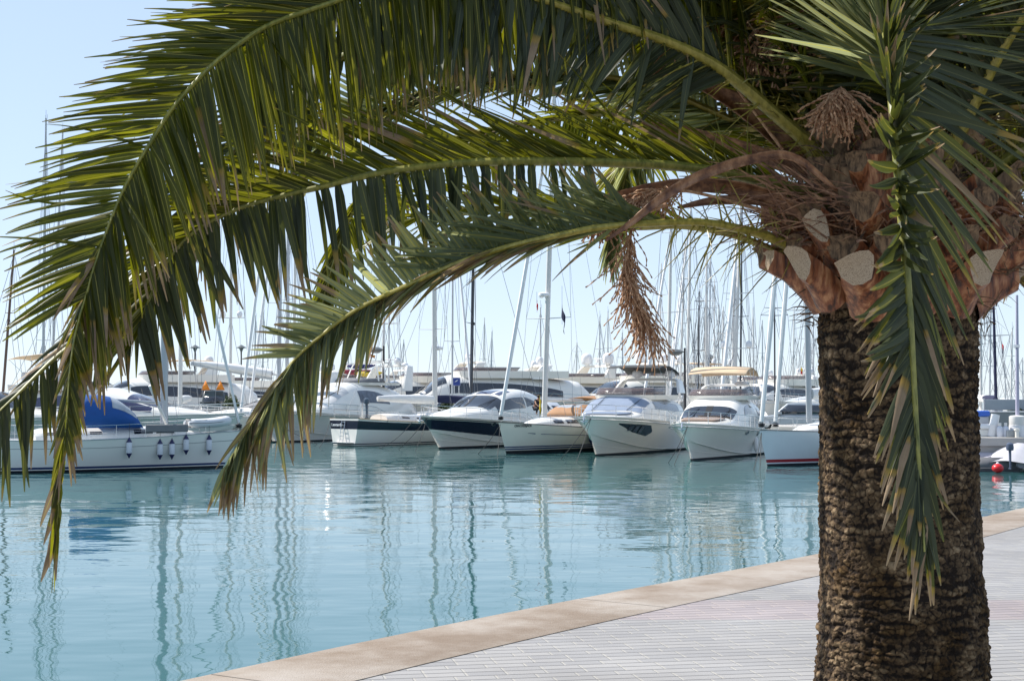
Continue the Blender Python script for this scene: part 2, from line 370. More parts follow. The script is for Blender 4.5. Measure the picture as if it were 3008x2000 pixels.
class Hull:
    """x forward from the stern (0) to the stem, y port, z up from the waterline"""
    def __init__(s, L, B, ss, sb, rake=1.2, t0=.35, p=2.2, wlp=1.7, wlb=.9, sheer=1.6, chine=True, stw=.92, mid=None):
        s.L, s.B, s.ss, s.sb, s.rake, s.t0, s.p, s.wlp, s.wlb, s.se, s.chine, s.stw, s.mid = L, B, ss, sb, rake, t0, p, wlp, wlb, sheer, chine, stw, mid
    def sheer(s, t): return s.ss + (s.sb - s.ss) * t**s.se - (s.mid or 0) * math.sin(math.pi * t)
    def ch(s, t): return .04 + .52 * s.sb * t**3.2
    def hb(s, t, v):
        st = s.stw + (1 - s.stw) * min(1, t / .35)
        b = s.B / 2 * st * max(0.0, 1 - clip((t - s.t0) / (1 - s.t0))**s.p)**(.62 if s.chine else 1)
        bw = s.wlb * s.B / 2 * st * (1 - clip((t - .12) / .88)**s.wlp)
        f = max(v, 0)**(1 + .9 * t * t) if s.chine else clip(v)**.75
        h = bw + (b - bw) * f
        if v < 0: h *= (1 + v * .5)
        return h
    def pt(s, t, z, side=1, off=0.0):
        sh = s.sheer(t); v = z / sh; y = s.hb(t, v)
        if s.chine:
            c = s.ch(t)
            if z < c - .001: y = max(0, y - .05 - .10 * t * (1 - max(z, 0) / c))
        x = t * s.L + s.rake * clip(v, -.3, 1.1) * t**5
        return Vector((x, (y + off) * side, z))
    def nrm(s, t, z, side):
        q = s.pt(min(.999, t + .012), z, side) - s.pt(t - .012, z, side); r_ = s.pt(t, z + .04, side) - s.pt(t, z - .04, side); n = q.cross(r_).normalized()
        return n if n.y * side > 0 else -n
    def mesh(s, bands, NT=40):
        """bands: list of (height fn or value, material index below this line) bottom to top"""
        sb = MB(); T = [1 - (1 - i / NT)**1.35 for i in range(NT + 1)]
        rows = [(lambda t, sh: -.35)]; mi = []
        for hgt, mt, sub in bands:
            f = hgt if callable(hgt) else (lambda t, sh, h=hgt: h)
            prev = rows[-1]
            for k in range(1, sub + 1):
                rows.append(lambda t, sh, a=prev, b_=f, q=k / sub: lerp(a(t, sh), b_(t, sh), q)); mi.append(mt)
        rings = []
        for t in T:
            sh = s.sheer(t); zs = [r(t, sh) for r in rows]
            port = [s.pt(t, z, 1) for z in zs]; star = [s.pt(t, z, -1) for z in zs]
            rings.append(list(reversed(port)) + star)
        n = len(rows); rowm = list(reversed(mi)) + [0] + mi
        o = len(sb.v); m2 = 2 * n
        for r in rings: sb.v.extend([tuple(p) for p in r])
        for i in range(len(rings) - 1):
            for j in range(m2 - 1):
                sb.f.append((o + i * m2 + j, o + i * m2 + j + 1, o + (i + 1) * m2 + j + 1, o + (i + 1) * m2 + j)); sb.m.append(rowm[j])
        for j in range(n - 1): sb.f.append((o + j, o + j + 1, o + m2 - 2 - j, o + m2 - 1 - j)); sb.m.append(rowm[j])       # transom
        return sb
    def deck(s, drop=.03, camber=.06, NT=22, m=0, t1=1.0):
        sb = MB(); rings = []
        for i in range(NT + 1):
            t = i / NT * t1; sh = s.sheer(t); h = s.hb(t, 1) ; x = s.pt(t, sh).x
            rings.append([(x, h * q * .995, sh - drop + camber * (1 - q * q) * min(1, h)) for q in (-1, -.6, -.2, .2, .6, 1)])
        sb.loft(rings, False, m); return sb
    def rail_line(s, t0, t1, h, inset=.06, side=1, n=16):
        out = []
        for i in range(n + 1):
            t = lerp(t0, t1, i / n); sh = s.sheer(t); p = s.pt(t, sh, side, -inset); p.z = sh + (h(t) if callable(h) else h)
            if p.y * side < .02: p.y = .02 * side
            out.append(p)
        return out
class Cabin:
    """coachroof / deckhouse lofted from (distance aft of the bow, half width, height above deck)"""
    def __init__(s, hull, keys, n=3.4, tum=.14, drop=0.0, zlift=0.0):
        s.h, s.keys, s.n, s.tum, s.drop, s.zl = hull, keys, n, tum, drop, zlift
        s.X = hull.L + hull.rake * .9
    def base(s, xb):
        t = clip((s.X - xb) / s.X); return s.h.sheer(t) - .03 - s.drop
    def P(s, xb, a):                       # a in -90..90 deg, 0 = centre top
        w = sitp([(k[0], k[1]) for k in s.keys], xb); h = sitp([(k[0], k[2]) for k in s.keys], xb) + s.drop + .001
        sa, ca = math.sin(R(a)), abs(math.cos(R(a))); e = 2 / s.n
        z = h * ca**e; y = w * (1 if sa > 0 else -1) * abs(sa)**e
        y *= 1 - s.tum * clip(z / max(.6, h + .3))
        return Vector((s.X - xb, y, s.base(xb) + s.zl + z + .05 * (1 - (y / max(w, .1))**2) * clip(h)))
    def mesh(s, NX=44, NA=26):
        m = MB(); a0, a1 = s.keys[0][0], s.keys[-1][0]
        A = [-90 + 180 * j / NA for j in range(NA + 1)]
        m.loft([[s.P(lerp(a0, a1, i / NX), a) for a in A] for i in range(NX + 1)], False, 0)
        o = len(m.v); ring = [s.P(a1, a) for a in A]; m.add(ring, [tuple(range(len(ring)))]); ring = [s.P(a0, a) for a in A]; m.add(ring, [tuple(range(len(ring)))]); return m
    def nrm(s, xb, a):
        p = s.P(xb, a); q = s.P(xb + .03, a) - s.P(xb - .03, a); r_ = s.P(xb, a + 1) - s.P(xb, a - 1); n = q.cross(r_)
        if n.length < 1e-9: return Vector((0, 0, 1))
        n.normalize(); c = Vector((p.x, 0, s.base(xb)))
        return n if n.dot(p - c) > 0 else -n
    def patch(s, x0, x1, lo, hi, off=.012, NX=12, NA=8, mb=None, m=0):
        mb = mb or MB(); f = lambda q, x: q(x) if callable(q) else q
        rings = []
        for i in range(NX + 1):
            x = lerp(x0, x1, i / NX); rings.append([s.P(x, lerp(f(lo, x), f(hi, x), j / NA)) + s.nrm(x, lerp(f(lo, x), f(hi, x), j / NA)) * off for j in range(NA + 1)])
        mb.loft(rings, False, m); return mb
def band(*a): return list(a)
def stanchions(parent, hull, t0, t1, hgt, n, m=None, mid=True, r=.018, bow=True, name='guard_rail', slope=0.0):
    s = MB()
    for sd in (1, -1):
        top = hull.rail_line(t0, t1, hgt, side=sd); s.tube(top, r, 5)
        if mid: s.tube(hull.rail_line(t0, t1, (lambda t: (hgt(t) if callable(hgt) else hgt) * .5), side=sd), r * .7, 4)
        for i in range(n + 1):
            t = lerp(t0, t1, i / n); a = hull.rail_line(t, t, 0, side=sd, n=1)[0]; c = hull.rail_line(t, t, hgt, side=sd, n=1)[0]; s.tube([a, c], r, 5)
    if bow:
        a = hull.rail_line(t1, t1, hgt, side=1, n=1)[0]; c = hull.rail_line(t1, t1, hgt, side=-1, n=1)[0]; s.tube([a, (a + c) / 2 + Vector((.15, 0, 0)), c], r, 5)
    return s.build(name, m or STEEL, parent)
def dome(parent, c, r=.28, h=.5, name='satellite_dome', m=None):
    s = MB(); c = Vector(c)
    s.lathe(c, [(r * .45, 0), (r * .5, .08), (r * .92, .10), (r, .16), (r, h - r * .75)] + [(r * math.cos(a), h - r * .75 + r * .8 * math.sin(a)) for a in (.3, .6, .9, 1.2, 1.5)] + [(.005, h - r * .75 + r * .8)], 18)
    return s.build(name, m or PLW, parent)
def radar(parent, c, w=1.1, m=None):
    s = MB(); c = Vector(c); s.lathe(c, [(.16, 0), (.18, .12), (.14, .3), (.06, .32)], 12); s.box(c.x - .06, c.x + .06, c.y - w / 2, c.y + w / 2, c.z + .33, c.z + .43, ch=.02)
    return s.build('radar_scanner', m or PLW, parent)
def fender(pos, l=.62, r=.13, m=None, tips=None, label='', group='fenders', rope=.5):
    o = thing('fender', label, 'fender', pos, 0, group); s = MB()
    s.lathe((0, 0, 0), [(.03, -l / 2 - .1), (r * .6, -l / 2 - .02), (r, -l / 2 + .1), (r, l / 2 - .1), (r * .6, l / 2 + .02), (.03, l / 2 + .1)], 14); s.build('fender_body', m or FEN, o)
    t = MB(); t.lathe((0, 0, 0), [(.02, -l / 2 - .14), (.035, -l / 2 - .1), (r * .62, -l / 2 - .018), (r * .98, -l / 2 + .06), (r * 1.01, -l / 2 + .07)], 14)
    t.lathe((0, 0, 0), [(r * 1.01, l / 2 - .07), (r * .98, l / 2 - .06), (r * .62, l / 2 + .018), (.035, l / 2 + .1), (.02, l / 2 + .14)], 14)
    t.build('end_cap', tips or FENB, o)
    q = MB(); q.tube([(0, 0, l / 2 + .1), (0, 0, l / 2 + rope)], .008, 5); q.build('lanyard', ROPE, o); return o
def oval(s, hull, t, z, rx, rz, side, off=.012, m=0, n=14):
    c = hull.pt(t, z, side); T = (hull.pt(min(1, t + .01), z, side) - hull.pt(t - .01, z, side)).normalized(); V = (hull.pt(t, z + .05, side) - hull.pt(t, z - .05, side)).normalized(); Nn = T.cross(V); Nn = Nn if Nn.y * side > 0 else -Nn
    ring = [c + T * rx * math.cos(2 * math.pi * j / n) + V * rz * math.sin(2 * math.pi * j / n) for j in range(n)]
    s.loft([[p - Nn * .02 for p in ring], [p + Nn * off for p in ring]], True, m, caps=True)
def porthole(o, H, t, z, rx, rz):
    for sd in (1, -1):
        s = MB(); oval(s, H, t, z, rx, rz, sd, off=.05); g = s.build('porthole', GLS, o)
        s = MB(); oval(s, H, t, z, rx * 1.18, rz * 1.25, sd, off=.04); s.build('porthole_rim', RIMM, g)
def hull_patch(hull, t0, t1, lo, hi, side, off=.02, n=12, k=3):
    s = MB(); f = lambda q, t: q(t) if callable(q) else q; rings = []
    for i in range(n + 1):
        t = lerp(t0, t1, i / n); rings.append([hull.pt(t, lerp(f(lo, t), f(hi, t), j / k), side) + hull.nrm(t, lerp(f(lo, t), f(hi, t), j / k), side) * off for j in range(k + 1)])
    s.loft(rings); return s
def text_on_hull(hull, txt, t, z, size, side, m, parent, sx=1.0, ahead=True):
    c = hull.pt(t, z, side, .02); T = (hull.pt(t + .02, z, side) - hull.pt(t - .02, z, side)).normalized(); V = (hull.pt(t, z + .1, side) - hull.pt(t, z - .1, side)).normalized()
    # reading direction: left to right as seen from outside
    Rd = T if side < 0 else -T
    Nn = Rd.cross(V).normalized(); V = Nn.cross(Rd)
    M = Matrix((( Rd.x, V.x, Nn.x, c.x), (Rd.y, V.y, Nn.y, c.y), (Rd.z, V.z, Nn.z, c.z), (0, 0, 0, 1)))
    return text_mesh(txt, size, m, parent, M, sx=sx)
def place(px, py, heading):
    """world position of the stem at the waterline; heading = degrees of the bow direction (0 = +X, -90 = towards the viewer)"""
    p = onz(px, py, 0); return p
def root_at(name, label, cat, px, py, head, L, group=None):
    p = onz(px, abs(py), 0)
    if py < 0: return thing(name, label, cat, p, R(head), group)
    d = Vector((math.cos(R(head)), math.sin(R(head)), 0)); return thing(name, label, cat, p - d * L, R(head), group)

def motor_yacht(label, px, py, head, c, group=None):
    L = c['L']; H = Hull(L, c['B'], c['ss'], c['sb'], rake=c.get('rake', 1.7), t0=c.get('t0', .35), p=c.get('p', 2.4), mid=c.get('mid', 0))
    o = root_at('motor_yacht', label, 'motor yacht', px, py, head, L, group)
    gel = c.get('gel', GEL); NB = c.get('band')
    cf = lambda t, sh: H.ch(t)
    if NB:                                 # coloured topside band between two lines
        bands = [(0.02, 1, 1), (.10, 1, 1), (lambda t, sh: max(.14, H.ch(t) - .02), 0, 4), (lambda t, sh: max(.17, H.ch(t) + .02), 0, 1), (lambda t, sh: lerp(.18, sh * .60, t**1.2) if t > 0 else .18, 0, 4), (lambda t, sh: sh - .20, 2, 5), (lambda t, sh: sh, 0, 2)]
    else:
        bands = [(0.02, 1, 1), (.09, 1, 1), (lambda t, sh: max(.14, H.ch(t) - .02), 0, 5), (lambda t, sh: max(.17, H.ch(t) + .02), 0, 1), (lambda t, sh: lerp(H.ch(t) + .05, sh, .55), 0, 5), (lambda t, sh: sh, 0, 5)]
    H.mesh(bands).build('hull', [gel, ANTI, NAVY], o, angle=28)
    H.deck().build('deck', gel, o)
    s = MB()
    for sd in (1, -1):
        s.tube(H.rail_line(0, 1, -.14, inset=-.025, side=sd, n=26), .030, 6)
    s.build('rubbing_strake', STEEL if not NB else RUB, o)
    if c.get('knuckle', True):
        s = MB()
        for sd in (1, -1):
            s.tube([H.pt(t, max(.16, H.ch(t)), sd, .0) for t in [i / 22 for i in range(23)]], .022, 5)
            s.tube([H.pt(t, max(.1, H.ch(t) * .55), sd, -.01) for t in [.45 + .54 * i / 18 for i in range(19)]], .022, 5)
        s.build('spray_rail', gel, o)
    for q_ in c.get('ports', []): porthole(o, H, *q_)
    C = Cabin(H, c['cab'], n=c.get('n', 3.4), tum=c.get('tum', .15)); C.mesh().build('deckhouse', gel, o, angle=35)
    ws = c['ws']                            # windscreen: x range, half angle, material
    C.patch(ws[0], ws[1], -ws[2], ws[2], off=.014, NX=10, NA=16).build('windscreen', ws[3], o)
    for a in c.get('mull', (0,)):
        C.patch(ws[0], ws[1], a - .8, a + .8, off=.022, NX=8, NA=1).build('windscreen_mullion', RUB, o)
    for a0 in (-24, 14):
        s = MB()
        p0 = C.P(ws[0] + .02, a0) + C.nrm(ws[0] + .02, a0) * .04; p1 = C.P(lerp(ws[0], ws[1], .65), a0 + 14) + C.nrm(lerp(ws[0], ws[1], .65), a0 + 14) * .05
        s.tube([p0, p1], .018, 4); q = (p1 - p0) * .45; s.tube([p1 - q * .9, p1 + q * .6], .012, 4)
        s.build('windscreen_wiper', RUB, o)
    for (x0, x1, lo, hi, mt) in c.get('side', []):
        for sd in (1, -1):
            l2 = (lambda x, f=lo, k=sd: k * (f(x) if callable(f) else f)); h2 = (lambda x, f=hi, k=sd: k * (f(x) if callable(f) else f))
            C.patch(x0, x1, l2, h2, off=.014, NX=16, NA=5).build('side_window', mt, o)
    for (x0, x1, a0, a1) in c.get('hatch', []):
        C.patch(x0, x1, a0, a1, off=.016, NX=6, NA=4).build('roof_window', GLB, o)
    if c.get('rail'):
        t0, t1, hh, n = c['rail']; stanchions(o, H, t0, t1, lambda t: hh * clip((t - t0) / .12 + .3), n)
    # anchor on the stem
    s = MB(); b_ = H.pt(1, H.sheer(1)); s.box(b_.x - .5, b_.x + .22, -.07, .07, b_.z - .02, b_.z + .06, ch=.01)
    s.tube([b_ + Vector((-.3, 0, .02)), b_ + Vector((.25, 0, -.02)), b_ + Vector((.34, 0, -.22)), b_ + Vector((.26, 0, -.42))], [.03, .035, .04, .03], 6)
    s.tube([b_ + Vector((.26, -.2, -.26)), b_ + Vector((.36, 0, -.32)), b_ + Vector((.26, .2, -.26))], [.02, .045, .02], 5); s.build('anchor', STEEL, o)
    X = C.X
    if 'pad' in c:
        x0, x1, a = c['pad'][:3]; C.patch(x0, x1, -a, a, off=.05, NX=8, NA=8).build('sun_pad', c['pad'][3], o, solid=.05)
    fb = c.get('fly')
    if fb:                                  # flybridge: coaming, smoked screen, arch, awning
        z0 = lambda x: C.base(x) + sitp([(k[0], k[2]) for k in c['cab']], x)
        x0, x1, w, ch_, scr = fb['x0'], fb['x1'], fb['w'], fb['h'], fb['scr']
        def outline(lean, n=28, k=1.0):
            pts = []
            for i in range(n + 1):
                u = -1 + 2 * i / n; au = abs(u)
                if au < .5: ph = u / .5 * 90; x = x0 + (1 - math.cos(R(ph))) * fb.get('nose', 1.1) - lean; y = w * math.sin(R(ph))
                else: x = lerp(x0 + fb.get('nose', 1.1), x1, (au - .5) / .5) - lean * .4; y = w * (1 if u > 0 else -1)
                pts.append((x, y * k))
            return pts
        zb = z0((x0 + x1) / 2) - .08; P0 = outline(0, k=.97); P1 = outline(.12, k=1.02); s = MB()
        R0 = [Vector((X - x, y, zb - .05)) for x, y in P0]; R1 = [Vector((X - x, y, zb + ch_)) for x, y in P1]; R2 = [Vector((X - x - .1, y * .93, zb + ch_)) for x, y in P1]; R3 = [Vector((X - x - .1, y * .90, zb + .05)) for x, y in P0]
        s.loft([R0, R1, R2, R3]); s.add(R3, [tuple(range(len(R3)))]); s.build('flybridge_coaming', fb.get('m', gel), o, angle=35)
        if scr:
            P2 = outline(.30 * scr, k=.98); i0, i1 = (4, 25); s = MB()
            s.loft([[Vector((X - x - .05, y * .97, zb + ch_)) for x, y in P1[i0:i1]], [Vector((X - x + .0 - .0, y * .97, zb + ch_ + scr)) for x, y in [(p[0] + .28 * scr + .25, p[1]) for p in P2[i0:i1]]]])
            s.build('flybridge_screen', fb.get('scrm', SMOKE), o, solid=.012)
            q = MB(); q.tube([Vector((X - p[0] - .28 * scr - .25, p[1] * .97, zb + ch_ + scr)) for p in P2[i0:i1]], .014, 5); q.build('screen_rail', STEEL, o)
        s = MB()                            # seats and helm
        s.box(X - x1 + .3, X - x1 + 1.2, -w * .8, w * .8, zb, zb + ch_ - .04, ch=.06); s.box(X - x0 - 2.2, X - x0 - 1.7, -w * .5, -w * .05, zb, zb + ch_ + .12, ch=.08); s.build('flybridge_seats', fb.get('seat', GELC), o)
        s = MB(); s.box(X - x0 - 1.3, X - x0 - .85, -w * .7, w * .1, zb, zb + ch_ + .16, ch=.08); s.build('helm_console', gel, o)
    for A in c.get('arch', []):             # (x foot, x top, half width foot, half width top, z foot, z top, chord, thick)
        xf, xt, wf, wt, zf, zt, cd, th = A[:8]; rings = []; K = 26
        for i in range(K + 1):
            u = -1 + 2 * i / K; e = abs(u)
            yy = (1 if u > 0 else -1) * (wt * (1 - max(0, (e - .55)) * 0) * min(1, e / .55) if e < .55 else lerp(wt, wf, ((e - .55) / .45)**.9)); zz = zt - (.04 * (e / .55)**2 if e < .55 else 0) if e < .55 else lerp(zt - .04, zf, ((e - .55) / .45)**1.15)
            xx = X - lerp(xt, xf, clip((e - .4) / .6)); c2 = lerp(cd * .55, cd, clip((e - .4) / .6))
            rings.append([Vector((xx - c2 / 2, yy, zz - th / 2)), Vector((xx + c2 / 2, yy, zz - th / 2)), Vector((xx + c2 / 2 - .05, yy, zz + th / 2)), Vector((xx - c2 / 2 + .05, yy, zz + th / 2))] if e < .5 else
                         [Vector((xx - c2 / 2, yy - th / 2 * (1 if u > 0 else -1), zz)), Vector((xx + c2 / 2, yy - th / 2 * (1 if u > 0 else -1), zz)), Vector((xx + c2 / 2 - .05, yy + th / 2 * (1 if u > 0 else -1), zz)), Vector((xx - c2 / 2 + .05, yy + th / 2 * (1 if u > 0 else -1), zz))])
        s = MB(); s.loft(rings, True, 0, caps=True); s.build('radar_arch', A[8] if len(A) > 8 else gel, o, bevel=.02, angle=50)
    for (x, y, z, r_, h_) in c.get('domes', []): dome(o, (X - x, y, z), r_, h_)
    for (x, y, z) in c.get('radars', []): radar(o, (X - x, y, z))
    for B_ in c.get('bimini', []):          # (x front, x back, half width, z front, z mid, z back, mat, z feet)
        xa, xb_, w, za, zm, zb_, bm_, zf = B_; s = MB(); rings = []
        for i in range(15):
            u = i / 14; x = X - lerp(xa, xb_, u); zc = za * (1 - u) * (1 - 2 * u) + zm * 4 * u * (1 - u) + zb_ * u * (2 * u - 1)
            rings.append([Vector((x, w * q, zc - .07 * q * q - .015 * math.cos(6 * math.pi * u) - (.03 if abs(q) == 1 else 0))) for q in (-1, -.97, -.6, -.2, .2, .6, .97, 1)])
        s.loft(rings); s.build('sun_awning', bm_, o, solid=.02)
        for sd in (1, -1):
            q = MB()
            for u0, f in ((.02, .45), (.35, .5), (.65, .55), (.98, .6)):
                x = X - lerp(xa, xb_, u0); zc = za * (1 - u0) * (1 - 2 * u0) + zm * 4 * u0 * (1 - u0) + zb_ * u0 * (2 * u0 - 1)
                q.tube([Vector((x, sd * w * .96, zc - .12)), Vector((X - lerp(xa, xb_, f), sd * w, zf))], .013, 4)
            q.build('awning_frame', STEEL, o)
    return o, H, C

def sailboat(label, px, py, head, c, group=None, name='sailing_yacht'):
    L = c['L']; H = Hull(L, c['B'], c['ss'], c['sb'], rake=c.get('rake', .9), t0=.25, p=c.get('p', 2.0), wlp=c.get('wlp', 1.5), wlb=c.get('wlb', .82), sheer=c.get('sheer', 1.8), chine=False, stw=c.get('stw', .72), mid=c.get('mid', .06))
    o = root_at(name, label, 'sailboat', px, py, head, L, group)
    bands = c['bands']; H.mesh(bands, NT=24 if not c.get('far') else 12).build('hull', c['hm'], o, angle=35)
    H.deck(m=0, NT=22 if not c.get('far') else 10).build('deck', c.get('dm', GELG), o)
    X = L + H.rake * .9
    if not c.get('far'):
        s = MB()
        for sd in (1, -1): s.tube(H.rail_line(0, 1, .02, inset=.0, side=sd, n=24), .025, 5)
        s.build('toe_rail', c.get('toe', ALU), o)
        stanchions(o, H, c.get('r0', .03), .985, .6, c.get('ns', 8), r=.011)
    C = Cabin(H, c['cab'], n=c.get('n', 3.0), tum=.2); C.mesh(*( (44, 26) if not c.get('far') else (14, 10))).build('coachroof', c.get('cm', GEL), o, angle=35)
    for (x0, x1, lo, hi, mt) in c.get('win', []):
        for sd in (1, -1):
            C.patch(x0, x1, (lambda x, k=sd, f=lo: k * (f(x) if callable(f) else f)), (lambda x, k=sd, f=hi: k * (f(x) if callable(f) else f)), off=.012, NX=10, NA=4).build('cabin_window', mt, o)
    return o, H, C
def rig(o, X, xm, zdeck, h, c):
    """mast of height h stepped xm aft of the bow; c holds rig options"""
    lean = c.get('lean', 0.0); side = c.get('lside', 0.0)
    mx = X - xm; top = Vector((mx - lean * h, side * h, zdeck + h)); foot = Vector((mx, 0, zdeck)); r = c.get('r', .11); mm = c.get('m', ALU)
    s = MB(); s.tube([foot, foot.lerp(top, .6), top], [r, r * .92, r * .62], 10, flat=1.25); mast = s.build('mast', mm, o)
    at_ = lambda u: foot.lerp(top, u); n = c.get('spr', 2); w = c.get('sw', 1.1)
    s = MB(); tips = []
    for i in range(n):
        u = c['sp'][i] if 'sp' in c else (i + 1) / (n + 1) * .95; p = at_(u); ww = w * (1 - .25 * i)
        for sd in (1, -1): s.tube([p, p + Vector((-.12, ww * sd, .05))], [.035, .02], 5)
        tips.append((p, ww))
    if n: s.build('spreader', mm, mast)
    wr = c.get('wr', .010); s = MB()
    B = c.get('cb', 1.5)
    for sd in (1, -1):
        pts = [Vector((mx - .15, B * sd, zdeck - .05))] + [p + Vector((-.12, ww * sd, .05)) for p, ww in tips] + [at_(.97)]
        s.tube(pts, wr, 3)
        if tips: s.tube([Vector((mx + .3, B * .9 * sd, zdeck)), at_(c['sp'][0] if 'sp' in c else 1 / (n + 1) * .95)], wr, 3)
        if n > 1: s.tube([tips[0][0] + Vector((-.12, tips[0][1] * sd, .05)), tips[1][0]], wr, 3)
    stern = Vector((c.get('xs', .2), 0, c.get('zs', zdeck - .2))); bow = Vector((X - .12, 0, c.get('zb', zdeck + .1)))
    if c.get('back', True): s.tube([stern, at_(.995)], wr, 3)
    fu = c.get('fu', .97); s.tube([bow, at_(fu)], wr, 3)
    if c.get('inner'): s.tube([bow + Vector((-c['inner'], 0, -.05)), at_(.66)], wr, 3)
    s.build('standing_rigging', WIRE, o)
    for (x0, u, rr, mt) in c.get('furl', []):
        a = Vector((X - x0, 0, c.get('zb', zdeck + .1) + .25)); b_ = at_(u); s = MB(); K = 10
        s.tube([a.lerp(b_, lerp(.0, .96, i / K)) - Vector((0, 0, c.get('sag', 0) * math.sin(math.pi * i / K))) for i in range(K + 1)], [rr * .8, rr, rr * .9, rr * .8, rr * .45], 8); s.build('furled_sail', mt, o)
        s = MB(); s.lathe(a - Vector((0, 0, .25)), [(.05, 0), (.15, .03), (.15, .07), (.08, .08), (.15, .1), (.15, .16), (.05, .2)], 12); s.build('furling_drum', RUB, o)
    bo = c.get('boom')
    if bo:
        zb = zdeck + bo[1]; a = Vector((mx - r, 0, zb)); s = MB(); e = Vector((mx - bo[0], bo[4] if len(bo) > 4 else 0, zb + bo[2])); s.tube([a, e], [.07, .06], 8); b_o = s.build('boom', mm, o)
        if bo[3] is not None:
            s = MB(); K = 12; s.tube([a.lerp(e, i / K) + Vector((0, 0, .14)) for i in range(K + 1)], [.20, .24, .22, .20, .17, .10], 9, flat=1.3, up=(0, 0, 1)); s.build('sail_cover', bo[3], b_o)
        s = MB()
        s.tube([e + Vector((.1, 0, 0)), at_(.99)], wr * .7, 3); s.build('topping_lift', WIRE, o)
    if c.get('head', True):
        s = MB(); s.tube([top, top + Vector((0, 0, .7))], .012, 4); s.tube([top + Vector((0, .1, 0)), top + Vector((-.05, .1, .35))], .012, 4); s.box(top.x - .12, top.x + .12, -.03 + top.y, .03 + top.y, top.z, top.z + .05); s.tube([top + Vector((.05, 0, .1)), top + Vector((.5, 0, .16))], .010, 4); s.build('masthead_aerial', WIRE, mast)
    if c.get('rad'):
        u, rr = c['rad']; p = at_(u) + Vector((r + rr * .8, 0, 0)); s = MB(); s.lathe(p, [(rr * .6, -.12), (rr, -.06), (rr, .06), (rr * .7, .12), (.01, .14)], 14); s.box(p.x - rr, p.x, -.05, .05, p.z - .16, p.z - .1); s.build('radar_dome', PLW, mast)
    for (u, kind) in c.get('bits', []):
        p = at_(u); s = MB()
        if kind == 'domes':
            for sd in (1, -1): s.lathe(p + Vector((-.1, sd * w * .62, .05)), [(.10, 0), (.22, .08), (.24, .28), (.18, .44), (.06, .52), (.01, .53)], 12)
            s.tube([p + Vector((-.1, -w, .02)), p + Vector((-.1, w, .02))], .03, 5)
        if kind == 'light': s.box(p.x, p.x + .2, p.y - .08, p.y + .08, p.z - .1, p.z + .1)
        s.build('mast_fitting', PLW if kind == 'domes' else RUB, mast)
    return mast, at_
# ================================================================ FRONT ROW OF BOATS
bar = lambda lo, hi: (lambda t, sh: lerp(lo, hi, t))
def ellip(xa, xb, lo, hi, p=.5):            # arched window edge
    return lambda x: lerp(lo, hi, max(0.0, 1 - (2 * (x - xa) / (xb - xa) - 1)**2)**p)
# --- navy-banded hardtop cruiser
navy, HN, CN = motor_yacht('sports cruiser with a navy blue hull band over a white bottom and a glazed hardtop', 1290, 1318, -118, dict(
    L=14.0, B=4.6, ss=1.25, sb=1.98, rake=1.9, band=True,
    cab=[(1.4, .5, .06), (2.6, 1.25, .38), (4.2, 1.6, .66), (5.2, 1.78, .86), (6.7, 1.95, 1.58), (8.0, 2.02, 1.95), (10.2, 2.02, 2.18), (11.8, 1.95, 2.0), (13.0, 1.8, 1.5)], n=3.8, tum=.15,
    ws=(5.1, 6.75, 52, GLS), mull=(-2, 30, -30),
    side=[(5.9, 9.3, ellip(4.6, 10.4, 62, 50), lambda x: 77, GLS), (9.5, 11.2, lambda x: lerp(52, 66, (x - 9.5) / 1.7), lambda x: lerp(75, 68, (x - 9.5) / 1.7), GLS)],
    hatch=[(7.1, 8.5, -26, -14), (7.1, 8.5, -7, 6), (7.1, 8.5, 13, 26)],
    ports=[(.72, 1.45, .17, .11), (.60, 1.30, .15, .12)], rail=(.42, .99, .62, 9)))
# --- flybridge yacht with charcoal awning
fly, HF, CF = motor_yacht('flybridge yacht with a charcoal awning and an angular black hull window', 1749, 1339, -111, dict(
    L=14.5, B=4.5, ss=1.5, sb=2.12, rake=1.6, t0=.5, p=2.6, gel=GEL,
    cab=[(1.0, .3, .05), (2.4, 1.25, .20), (3.6, 1.6, .30), (4.3, 1.85, .50), (5.6, 1.98, 1.20), (6.6, 2.02, 1.38), (9.0, 2.05, 1.42), (11.5, 2.0, 1.40), (13.0, 1.9, 1.36)], n=4.2, tum=.12,
    ws=(4.25, 5.9, 58, VCOV), mull=(),
    side=[(6.4, 11.6, ellip(5.2, 12.6, 64, 51), lambda x: 78, GLL)], pad=(2.3, 3.9, 40, VCOV),
    ports=[(.30, 1.25, .12, .16)], rail=(.45, .99, .6, 8),
    fly=dict(x0=5.9, x1=11.8, w=1.75, h=.22, scr=.40, nose=1.2, seat=CANM),
    arch=[(11.6, 12.6, 2.0, 1.65, 3.3, 4.12, 1.4, .16)], domes=[(12.4, 1.1, 4.18, .3, .55), (12.4, -.9, 4.18, .3, .55)],
    bimini=[(8.4, 12.8, 1.6, 4.78, 4.92, 4.50, CANK, 3.6)]))
pl = lambda t: itp([(.46, 1.30), (.50, .88), (.60, 1.15), (.72, 1.42)], t)
s = hull_patch(HF, .66, .90, lambda t: itp([(.66, 1.15), (.69, .95), (.80, 1.20), (.90, 1.66)], t), lambda t: itp([(.66, 1.22), (.70, 1.55), (.90, 1.72)], t), 1, off=.012, n=30)
s.build('hull_window', GLS, fly)
s = hull_patch(HF, .66, .90, lambda t: itp([(.66, 1.15), (.69, .95), (.80, 1.20), (.90, 1.66)], t), lambda t: itp([(.66, 1.22), (.70, 1.55), (.90, 1.72)], t), -1, off=.012, n=30); s.build('hull_window', GLS, fly)
for t0 in (.745, .782, .819):
    hull_patch(HF, t0, t0 + .022, 1.14 + (t0 - .74) * 2.2, 1.56, 1, off=.035, n=3).build('window_blind', GLL, fly)
